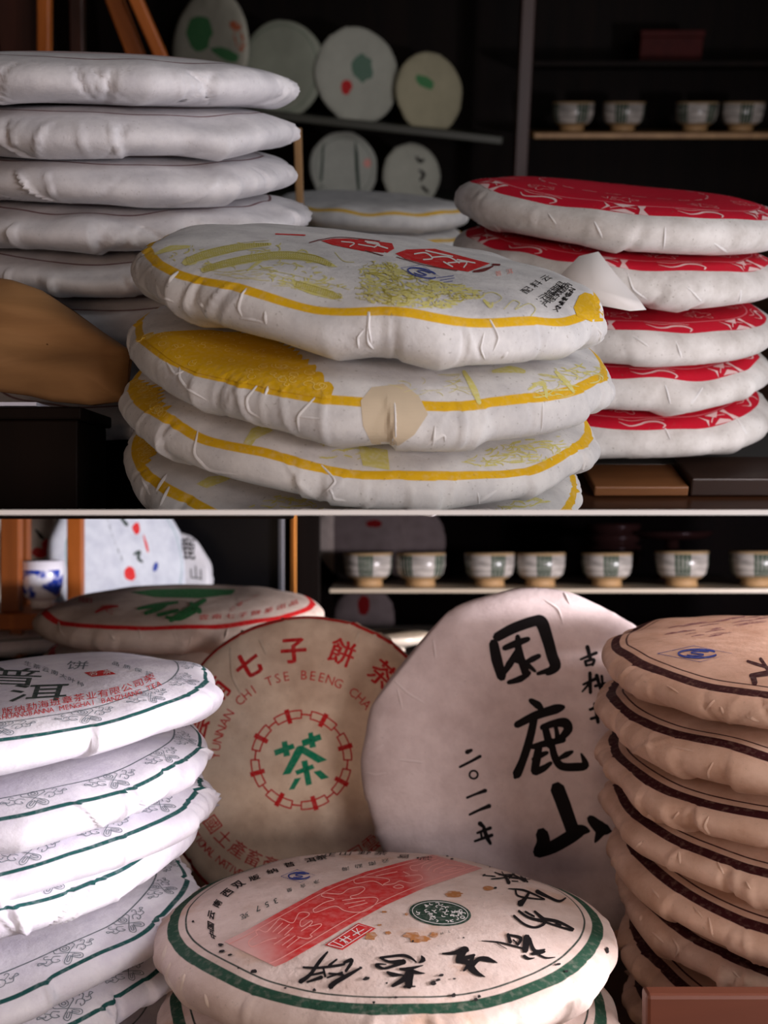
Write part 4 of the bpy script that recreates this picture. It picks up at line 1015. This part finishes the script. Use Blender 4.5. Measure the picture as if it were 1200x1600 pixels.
# ---- gold cakes: clouds, dragons, seal, marks
y3, y4, y5, y6 = cr(200, 340, 3), cr(560, 340, 2.857), cr(180, 560, 3), cr(560, 560, 2.857)
def wiggles(p, poly, n, seed, L=(10, 26), w=(1.0, 2.0), ang=(-.6, .6), curl=.6, flat=.45):
    """curled engraving lines inside a polygon of pixels"""
    rg = random.Random(seed); P_ = np.array(poly); lo, hi = P_.min(0), P_.max(0)
    def inside(x, y):
        c = False
        for (x1, y1), (x2, y2) in zip(poly, poly[1:]+poly[:1]):
            if (y1 > y) != (y2 > y) and x < (x2-x1)*(y-y1)/(y2-y1)+x1: c = not c
        return c
    k_ = 0; tries = 0
    while k_ < n and tries < n*20:
        tries += 1
        x, y = rg.uniform(lo[0], hi[0]), rg.uniform(lo[1], hi[1])
        if not inside(x, y): continue
        a = rg.uniform(*ang); l = rg.uniform(*L); c = rg.uniform(-curl, curl)/3; pts = [(x, y)]
        for j in range(6):
            a += c+rg.uniform(-.15, .15); x += l/6*math.cos(a); y += l/6*math.sin(a)*flat
            if not inside(x, y): break
            pts.append((x, y))
        if len(pts) > 2: p.stroke(pts, [w[0]*.5]+[rg.uniform(*w)]*(len(pts)-2)+[w[0]*.5]); k_ += 1
C = CK['y0']; p = Pr()
p.stroke(y3((350, 248), (440, 222), (560, 196), (680, 180), (780, 180), (880, 196), (965, 228)), [7, 12, 13, 13, 13, 12, 4]); p.stroke(y3((268, 212), (350, 180), (460, 152), (560, 135), (668, 126)), [10, 14, 13, 9, 4]); p.stroke(y3((128, 172), (200, 146), (285, 138)), [3, 9, 4])
p.stroke(y3((560, 250), (600, 220), (640, 196)), [2, 5, 2])
p.poly(y3((770, 300), (830, 300), (960, 345), (1010, 380), (960, 385), (860, 362), (780, 330)))
hd = [tuple(q) for q in y4((0, 230), (60, 190), (150, 200), (260, 262), (380, 290), (480, 300), (575, 330), (560, 360), (470, 372), (430, 405), (300, 408), (140, 395), (0, 378))]
wiggles(p, hd, 230, 3, (14, 40), (1.4, 3.0), (-.2, 1.0), 1.4)
wiggles(p, [tuple(q) for q in y3((1040, 250), (1200, 200), (1200, 400), (1060, 380))], 26, 4, (12, 26), (1.2, 2), (.6, 1.8), 1.5)
wiggles(p, [tuple(q) for q in y3((200, 200), (800, 280), (1000, 340), (700, 330), (300, 240))], 26, 6, (20, 50), (.5, .9), (-.1, .4), .4)
p.stroke(y4((555, 345), (600, 335), (640, 360), (600, 385), (560, 370)), 1.1); p.stroke(y4((650, 410), (690, 372), (720, 385), (700, 412), (760, 385), (790, 410), (770, 440)), 1.1); p.stroke(y4((560, 370), (590, 400), (600, 380)), [4, 5, 2])
p.stroke(y3((970, 165), (1010, 205), (1060, 210)), .9); p.stroke(y3((450, 260), (620, 245), (860, 290), (1040, 340)), .7)
wiggles(p, [tuple(q) for q in y3((120, 180), (300, 130), (680, 110), (900, 170), (1020, 230), (700, 260), (300, 230))], 60, 51, (8, 24), (1.0, 2.2), (-.6, .5), 1.6); wiggles(p, [tuple(q) for q in y3((640, 260), (900, 250), (1050, 330), (1000, 390), (820, 350), (680, 310))], 46, 52, (8, 26), (1.0, 2.2), (-.4, .9), 1.6)
print_pix(C, 'dragon_print', p, I_yel, 0, 6, label='pale yellow dragon print')
p = Pr()
p.poly(y4((960, 402), (985, 350), (1010, 335), (1050, 345), (1090, 385), (1112, 430), (1118, 462), (1040, 466), (975, 440))); print_pix(C, 'gold_cloud', p, I_gold, 0, 6)
p = Pr(); rg = random.Random(2)
for i in range(1100, 1101): pass
p.poly(y3((905, 110), (960, 100), (1040, 100), (1200, 122), (1200, 166), (1100, 158), (960, 130))); p.poly(y4((0, 97), (60, 104), (150, 116), (160, 140), (130, 158), (0, 128))); p.poly(y4((165, 162), (215, 144), (340, 140), (470, 176), (588, 206), (490, 243), (360, 224), (210, 186)))
p.stroke(y3((692, 78), (830, 84)), 2.0); print_pix(C, 'red_seal', p, I_red, 0, 6, label='red seal printed across the top')
p = Pr()
for q in (((250, 165), (300, 160), (330, 185), (290, 190)), ((330, 180), (400, 178), (450, 205)), ((380, 200), (420, 222)), ((400, 205), (480, 200), (470, 225)), ((30, 108), (90, 118), (70, 135)), ((90, 128), (130, 140)), ((300, 150), (420, 176)), ((440, 190), (520, 205))): p.stroke(y4(*q), 2.2)
for q in (((1000, 115), (1060, 122), (1040, 138)), ((1080, 128), (1150, 140)), ((1120, 120), (1180, 130))): p.stroke(y3(*q), 1.8)
print_pix(C, 'seal_lines', p, I_white, 1, 6)
p = Pr(); p.stroke(y3((850, 120), (880, 112), (905, 106), (1000, 94), (1180, 112)), [1.2, 1.6, 1.2, .8, 1.2]); p.stroke(y4((30, 150), (110, 172)), 1.2); p.stroke(y4((515, 243), (560, 236), (600, 220)), [3, 5, 2]); p.stroke(y4((600, 212), (630, 213)), 3); p.stroke(y4((170, 178), (300, 215), (440, 240)), .9); print_pix(C, 'dark_seal_edge', p, ink('dark_red_ink', srgb(110, 30, 30), .1), 1, 6)
qs(C, *y4((285, 250))[0], 23, 6.6, 2.6, 13, I_blue, .75)
p = Pr(); p.stroke(y4((350, 272), (425, 262)), .8); p.stroke(y4((365, 283), (428, 272)), .8); p.stroke(y4((380, 292), (420, 286)), .8); print_pix(C, 'mark_outline', p, I_blue, 1, 6)
p = Pr(); p.path('普洱', y4((625, 250), (675, 242)), 10, 8, (-.3, -1)); print_pix(C, 'pink_lettering', p, I_pink, 0, 6)
p = Pr()
p.path('配料云', y4((752, 325), (800, 292), (838, 272)), 13, 13, (-.9, -.5)); p.path('：云南勐海县', y4((806, 370), (850, 345), (905, 300)), 11, 14, (-.9, -.45)); p.path('产地西双版纳', y4((838, 385), (880, 350), (930, 306)), 11, 12, (-.9, -.45)); p.path('XINAMENGHAI', y4((885, 410), (915, 370), (958, 318)), 9, 9, (-.9, -.4))
print_pix(C, 'black_lettering', p, I_black, 0, 6)
def clouds(C, pix, seed, bump=.0058):
    """gold cloud bank hanging inside the ring: scalloped inner edge through the traced pixels"""
    bvh = get_bvh(C); rot = C.inv.to_3x3(); o = C.inv @ CAM; L = []
    for x, y in pix:
        h, n, i, d = bvh.ray_cast(o, (rot @ PIXDIR(x, y)).normalized())
        if h is not None: L.append((math.atan2(h.y, h.x), min(.955, float(np.interp(math.hypot(h.x, h.y), C.rr, C.ss))/C.R)))
    th = np.unwrap([q[0] for q in L]); sv = np.array([q[1] for q in L])*C.R
    if th[0] > th[-1]: th, sv = th[::-1], sv[::-1]
    sv = sv.copy(); sv[0] = sv[-1] = .955*C.R
    n = max(4, int((th[-1]-th[0])*C.R/bump)); rg = random.Random(seed); inner = []
    for i in range(n):
        for t in (0, .25, .5, .75):
            q = th[0]+(th[-1]-th[0])*(i+t)/n; inner.append((q, float(np.interp(q, th, sv))-bump*.55*math.sin(math.pi*t)*rg.uniform(.5, 1.4)))
    XY = lambda a, r: (r*math.cos(a), r*math.sin(a)); p = Pr(); r1 = .965*C.R
    for (a0, s0), (a1, s1) in zip(inner, inner[1:]): p.poly([XY(a0, r1), XY(a1, r1), XY(a1, min(s1, r1-1e-4)), XY(a0, min(s0, r1-1e-4))])
    print_sheet(C, 'gold_cloud', p, I_gold, 0, .004, label='gold scalloped cloud print')
    p = Pr()
    for k_ in range(n*4):
        q = rg.uniform(th[0], th[-1]); s0 = float(np.interp(q, th, sv)); r = rg.uniform(s0+.001, max(s0+.0012, r1-.003)); t0 = rg.uniform(0, 6.28); R0 = rg.uniform(.0014, .0030); cx, cy = XY(q, r)
        p.stroke([(cx+R0*(1-j*.12)*math.cos(t0+j*.8), cy+R0*(1-j*.12)*math.sin(t0+j*.8)) for j in range(7)], .0003)
    print_sheet(C, 'cloud_lines', p, I_lgold, 1, .004)
I_lgold = ink('light_gold_ink', srgb(240, 214, 110), .1); I_yd = ink('olive_line_ink', srgb(176, 164, 46), .2)
clouds(CK['y1'], y3((70, 556), (130, 552), (240, 535), (330, 525), (560, 545), (690, 575), (780, 632), (862, 700), (900, 740), (985, 800)), 21)
clouds(CK['y2'], y5((110, 30), (185, 80), (205, 150), (195, 205), (240, 255)), 22)
clouds(CK['y3'], y5((135, 340), (185, 400), (190, 440), (205, 480)), 24)
def scales(key, pts, w, step=3.6):
    """small arcs across a dragon body"""
    p = Pr(); q = np.array(pts, float); L = np.concatenate([[0], np.cumsum(np.linalg.norm(np.diff(q, axis=0), axis=1))]); d = 2.0
    while d < L[-1]-2:
        c = np.array([np.interp(d, L, q[:, k]) for k in (0, 1)]); e = np.array([np.interp(d+2, L, q[:, k]) for k in (0, 1)])-c; e /= np.linalg.norm(e); n = np.array((-e[1], e[0])); ww = np.interp(d, L, np.interp(np.linspace(0, 1, len(q)), np.linspace(0, 1, len(w)), w))*.45
        for k in (-.6, 0, .6): p.stroke([tuple(c+n*ww*(k-.3)), tuple(c+n*ww*k+e*2.2), tuple(c+n*ww*(k+.3))], .45)
        d += step
    p.stroke([tuple(x) for x in q+np.array((0, -w[1]*.40))], .5); p.stroke([tuple(x) for x in q+np.array((0, w[1]*.40))], .5)
    print_pix(CK[key], 'dragon_scales', p, I_yd, 1, 6)
scales('y0', y3((350, 248), (440, 222), (560, 196), (680, 180), (780, 180), (880, 196), (955, 224)), [7, 12, 13, 13, 13, 12, 5]); scales('y0', y3((268, 212), (350, 180), (460, 152), (560, 135), (660, 127)), [10, 14, 13, 9, 4]); scales('y0', y3((780, 312), (850, 332), (950, 362), (1000, 380)), [9, 12, 9, 4])
p = Pr(); wiggles(p, hd, 90, 43, (10, 30), (.6, 1.0), (-.2, 1.0), 1.6); print_pix(CK['y0'], 'dragon_scales', p, I_yd, 1, 6)
p = Pr()
for w, q in (((12, 20, 22, 14), ((470, 60), (500, 110), (520, 150), (540, 200))), ((10, 24, 12), ((600, 60), (680, 50), (740, 60))), ((8, 14, 10), ((760, 140), (820, 110), (840, 170))), ((10, 18, 8), ((880, 60), (930, 110), (960, 150)))): p.stroke(y6(*q), [x/2.2 for x in w])
wiggles(p, [tuple(q) for q in y6((740, 60), (1080, 10), (1100, 90), (960, 180), (760, 190))], 44, 31, (14, 36), (1, 2), (-.8, .8), 1.2); wiggles(p, [tuple(q) for q in y6((100, 110), (450, 60), (560, 180), (240, 170))], 20, 32, (20, 40), (.5, 1), (-.4, .6), 1)
print_pix(CK['y1'], 'dragon_print', p, I_yel, 0, 6)
p = Pr(); p.poly(y5((600, 400), (640, 330), (700, 310), (740, 340), (660, 380), (640, 410))); wiggles(p, [tuple(q) for q in y5((900, 460), (980, 380), (1200, 420), (1200, 500))], 26, 33, (12, 26), (1.4, 2.6), (-1, .2), 1)
p.poly(y6((0, 390), (130, 410), (140, 500), (20, 480))); wiggles(p, [tuple(q) for q in y6((420, 470), (640, 380), (900, 340), (950, 400), (860, 460), (560, 490))], 70, 34, (14, 34), (1.2, 2.6), (-.9, .4), 1.2)
print_pix(CK['y2'], 'dragon_print', p, I_yel, 0, 6)
p = Pr(); p.poly(y5((380, 590), (440, 555), (570, 548), (520, 575), (430, 610))); wiggles(p, [tuple(q) for q in y5((620, 700), (760, 640), (900, 660), (1000, 712))], 30, 35, (12, 30), (1.4, 2.6), (-.8, .4), 1); wiggles(p, [tuple(q) for q in y6((560, 680), (760, 610), (860, 640), (760, 684))], 26, 36, (14, 30), (1.4, 2.6), (-.8, .4), 1)
print_pix(CK['y3'], 'dragon_print', p, I_yel, 0, 6)
p = Pr(); p.poly(y6((10, 190), (60, 130), (200, 115), (270, 170), (310, 250), (250, 340), (180, 388), (60, 380), (20, 300))); print_pix(CK['y1'], 'tan_patch', p, I_tanp, 0, 5, label='tan paper patch')

# ---- red cakes: white border figures
def figure(p, kind, r0, th, sz):
    T = lambda *pts: [((r0-y*sz)*math.cos(th+x*sz/r0), (r0-y*sz)*math.sin(th+x*sz/r0)) for x, y in pts]
    w = .0006
    if kind == 0:      # hourglass fan
        p.poly(T((-2, -1), (-1.2, 0), (-2, 1), (-1.6, 0))); p.poly(T((-1.2, -.9), (.2, -.2), (1.2, -.9), (1.0, -1.1))); p.poly(T((-1.0, .9), (0, .1), (1.3, 1.0)))
        p.poly(T((1.5, -1), (2.4, -1.1), (2.0, 0), (2.4, 1.0), (1.5, .9), (1.7, 0))); p.stroke(T((-1.2, -.4), (0, .4), (1.3, .1)), w)
    elif kind == 1:    # curled fish
        p.stroke(T((-3, .2), (-2, -.4), (-1, -.2), (0, .3), (1.2, .3), (1.8, -.3), (1.4, -.8)), [w*.5, w*1.6, w*2.2, w*2.6, w*3, w*2, w]); p.stroke(T((-3, .8), (-1.5, .5), (.5, .9), (2, .6)), w*.7)
    else:
        p.stroke(T(*[(1.0*math.cos(t)*(1+.35*math.cos(5*t)), .9*math.sin(t)*(1+.35*math.cos(5*t))) for t in np.linspace(0, 6.28, 31)[:-1]]), w*.6, True, True); p.stroke(T((-2, .2), (-1.4, -.5), (-1.5, .6)), w*.6)
for i in range(5):
    C = CK['r%d' % i]; p = Pr(); n = 12
    for j in range(n): figure(p, j % 2, C.R*.872, 2*math.pi*(j+.2*i)/n, .0054)
    for j in range(9): figure(p, 2, C.R*.70, 2*math.pi*(j+.3*i)/9, .006)
    for j in range(22):
        a = 2*math.pi*j/22; r = C.R*.5; p.stroke([(r*math.cos(a+t), (r*math.sin(a+t))) for t in (0, .06, .12, .17)], .0008)
    print_sheet(C, 'white_figures', p, plain('pale_pink_knockout_%d' % i, srgb(236, 206, 206), .8), 0, .005)
# ---- prints on the far cakes
def blots(key, mat, L, name='print'):
    p = Pr()
    for x, y, rx, ry, r in L: p.ellipse(x, y, rx, ry, r, 14, .15)
    print_pix(CK[key], name, p, mat, 0, 14)
I_lg = ink('leaf_green_print', srgb(70, 140, 84), .2); I_or = ink('orange_print', srgb(206, 110, 70), .2)
blots('u0', I_lg, ((312, 52, 20, 26, 0), (352, 84, 22, 10, 20))); blots('u0', I_or, ((374, 62, 8, 18, -15), (368, 40, 10, 7, 20)), 'orange_arc')
blots('u2', ink('dull_green_print', srgb(96, 130, 110), .2), ((566, 106, 17, 22, -10),)); blots('u2', I_red, ((541, 136, 9, 11, 0),), 'red_dot')
blots('u3', I_lg, ((664, 128, 16, 9, 30),)); blots('u4', I_dgreen, ((503, 262, 2, 40, 4), (558, 262, 3, 44, -4))); blots('u4', I_pink, ((574, 255, 6, 7, 0),), 'pink_seal')
p = Pr(); p.stroke([(650, 245), (656, 252), (662, 250)], [3, 6, 4]); p.stroke([(655, 266), (662, 272), (657, 282)], [3, 6, 4]); p.stroke([(660, 292), (668, 300)], 5); print_pix(CK['u5'], 'brush_strokes', p, I_black, 0, 10)
blots('g1', I_pink if 0 else I_red, ((62, 864, 12, 8, 10), (72, 852, 6, 10, 0))); p = Pr(); p.stroke([(56, 828), (64, 838), (68, 842)], [3, 6, 3]); p.stroke([(94, 905), (98, 920)], 3); print_pix(CK['g1'], 'brush_strokes', p, I_black, 0, 10)
p = Pr(); p.stroke([(188, 808), (198, 820)], [4, 6]); p.stroke([(210, 866), (218, 862), (216, 872), (222, 878)], [4, 5, 5, 4]); p.path('云南七子饼茶', [(168, 812), (180, 850), (190, 872)], 7, 7, (0, -1)); print_pix(CK['g3'], 'brush_strokes', p, I_gdk, 0, 10)
blots('g3', I_red, ((203, 896, 9, 12, 0), (213, 826, 6, 9, 0), (228, 850, 2, 14, -15))); blots('g3', I_blue, ((243, 886, 4, 8, 20),), 'blue_mark')
p = Pr(); p.char('鹿', (293, 856), (22, 2), (-1, -34)); p.char('山', (306, 895), (20, 2), (-1, -22)); p.char('困', (278, 815), (20, 2), (-1, -22)); p.char('鹿', (294, 857), (22, 2), (-1, -34)); print_pix(CK['g4'], 'brush_calligraphy', p, I_black, 0, 10)
blots('d1', I_red, ((568, 946, 10, 16, 0),)); blots('d0', I_red, ((585, 818, 12, 6, 0),)) 
# ------------------------------------------------------------------ raised paper folds on the wrapper sides
def fold(C, pts, mat, w=5.0, h=.0007):
    """a folded lip of the wrapper paper along a traced line: a small ridge that overhangs on one side"""
    p = np.array(pts, float); q = []
    for i in range(len(p)-1):
        for t in np.linspace(0, 1, 6, endpoint=False): q.append(p[i]*(1-t)+p[i+1]*t)
    q.append(p[-1]); q = np.array(q)
    for _ in range(2): q[1:-1] = (q[:-2]+q[1:-1]*2+q[2:])/4
    t = np.gradient(q, axis=0); t /= np.linalg.norm(t, axis=1)[:, None]+1e-9; nn = np.stack([-t[:, 1], t[:, 0]], 1)
    bvh = get_bvh(C); rot = C.inv.to_3x3(); o = C.inv @ CAM; rows = []
    for i, (c, n) in enumerate(zip(q, nn)):
        e = math.sin(math.pi*min(1, (i+.35)/len(q)*1.02)); row = []
        for k, hh in ((-.75, -.00025), (-.12, h*e), (.10, h*.85*e), (.28, -.00025)):
            x = c+n*w*k; d = (rot @ PIXDIR(x[0], x[1])).normalized(); hit, no, _i, _d = bvh.ray_cast(o, d)
            if hit is None: row = None; break
            row.append(hit+no*hh if no.dot(d) < 0 else hit-no*hh)
        if row: rows.append(row)
    if len(rows) < 3: return
    bm = bmesh.new(); V = [[bm.verts.new(v) for v in r] for r in rows]
    for a, b in zip(V, V[1:]):
        for k in range(3): bm.faces.new((a[k], b[k], b[k+1], a[k+1]))
    o_ = link('paper_fold', bm_mesh('paper_fold', bm, True), mat); o_.parent = C.obj
FW = paper('fold_white_paper', srgb(232, 231, 230), srgb(214, 213, 214), [], .3)
FL = paper('fold_lilac_paper', srgb(240, 238, 244), srgb(224, 220, 230), [], .1)
FT = paper('fold_tan_paper', srgb(226, 196, 174), srgb(204, 168, 146), [], .2)
FR = paper('fold_cream_paper', srgb(228, 210, 196), srgb(208, 186, 170), [], .2)
def folds_(key, c, mat, L, **kw):
    for q in L: fold(CK[key], c(*q), mat, **kw)
folds_('y0', y3, FW, [((555, 330), (530, 365), (515, 425), (535, 470)), ((522, 475), (575, 478), (640, 494)), ((236, 250), (200, 284), (188, 306)), ((325, 350), (330, 395), (358, 430)), ((1130, 440), (1124, 520), (1140, 590)), ((1110, 520), (1072, 560), (1080, 615)), ((130, 315), (150, 372), (215, 398)), ((640, 440), (645, 500))])
folds_('y0', y4, FW, [((42, 420), (36, 555), (68, 590)), ((586, 455), (624, 535), (602, 596)), ((560, 515), (540, 585), (566, 636)), ((1060, 488), (1084, 520), (1070, 560)), ((1040, 590), (1000, 630)), ((640, 630), (668, 600))])
folds_('y1', y5, FW, [((300, 40), (300, 95), (342, 150), (430, 198)), ((670, 118), (612, 190), (622, 248), (680, 282)), ((936, 182), (852, 270), (860, 345)), ((858, 276), (962, 286)), ((240, 20), (280, 80), (320, 60)), ((716, 130), (700, 170))])
folds_('y1', y6, FW, [((160, 185), (166, 375)), ((822, 200), (815, 325)), ((300, 392), (382, 340), (386, 372)), ((1130, 130), (1140, 190), (1100, 230)), ((340, 300), (330, 390))])
folds_('y2', y5, FW, [((388, 330), (364, 450), (440, 528), (575, 545)), ((965, 500), (1036, 578), (970, 640)), ((1000, 600), (1022, 660), (1080, 668))])
folds_('y2', y6, FW, [((530, 600), (538, 655)), ((545, 640), (618, 590)), ((1010, 460), (980, 560))])
folds_('y3', y5, FW, [((240, 540), (190, 622)), ((252, 600), (208, 690)), ((120, 560), (160, 640))])
c5 = cr(0, 1250, 3.4286)
m3 = cr(920, 1240, 4.2857)
folds_('m0', m2, FT, [((300, 690), (290, 800)), ((560, 900), (600, 980)), ((840, 740), (780, 810)), ((880, 790), (900, 840)), ((1060, 860), (1140, 890)), ((520, 650), (600, 700)), ((1050, 1030), (1110, 1080))])
folds_('m1', m2, FT, [((350, 1160), (350, 1210)), ((830, 1160), (790, 1230), (830, 1340)), ((560, 1060), (700, 1090)), ((420, 1250), (500, 1270))])
folds_('m2', m3, FT, [((390, 150), (450, 190)), ((800, 150), (770, 220), (820, 300)), ((600, 120), (560, 170))])
folds_('m3', m3, FT, [((350, 320), (310, 360)), ((600, 390), (610, 470)), ((1050, 590), (1080, 640)), ((860, 460), (900, 540))])
folds_('m4', m3, FT, [((800, 830), (830, 960)), ((420, 640), (470, 700)), ((700, 760), (760, 830))])
folds_('m5', m3, FT, [((560, 970), (600, 1040), (570, 1100)), ((350, 810), (340, 850)), ((960, 1190), (1010, 1240)), ((420, 930), (500, 1000))])
folds_('b0', b2, FR, [((210, 395), (215, 430), (240, 460)), ((385, 430), (420, 470)), ((500, 425), (510, 460)), ((690, 450), (680, 485)), ((620, 430), (640, 470)), ((820, 420), (810, 460))], w=4, h=.0008)
f8 = cr(240, 1300, 3.158)
folds_('f0', f8, FR, [((80, 640), (60, 720), (110, 800)), ((150, 700), (130, 780)), ((250, 800), (270, 870)), ((60, 560), (40, 640))])
r7 = cr(690, 270, 2.353)
folds_('r0', r7, FW, [((820, 200), (815, 280)), ((190, 190), (240, 240)), ((560, 180), (590, 240)), ((1000, 260), (1060, 300)), ((390, 150), (420, 190))])
folds_('r1', r7, FW, [((680, 360), (700, 430), (760, 470)), ((900, 420), (960, 480)), ((1100, 430), (1090, 490))])
folds_('r2', r7, FW, [((860, 620), (880, 680)), ((700, 600), (760, 640))]); folds_('r3', r7, FW, [((820, 780), (840, 850)), ((920, 850), (960, 790))]); folds_('r4', r7, FW, [((820, 940), (840, 980)), ((1080, 900), (1120, 960))])
wq = cr(0, 30, 2.4)
k7 = cr(560, 900, 2.5)
folds_('k', k7, paper('fold_rose_paper', srgb(232, 218, 216), srgb(216, 200, 198), [], .1), [((30, 770), (70, 780), (110, 770)), ((130, 400), (190, 460), (260, 500)), ((290, 250), (300, 320)), ((720, 90), (780, 130), (800, 190)), ((50, 690), (100, 660)), ((150, 440), (170, 520)), ((800, 60), (825, 110)), ((160, 720), (250, 730))], w=6, h=.0006)
folds_('s', s6, paper('fold_sand_paper', srgb(226, 206, 184), srgb(208, 184, 160), [], .2), [((380, 130), (420, 210)), ((230, 170), (240, 330), (290, 420)), ((900, 90), (880, 140))], w=6, h=.0006)
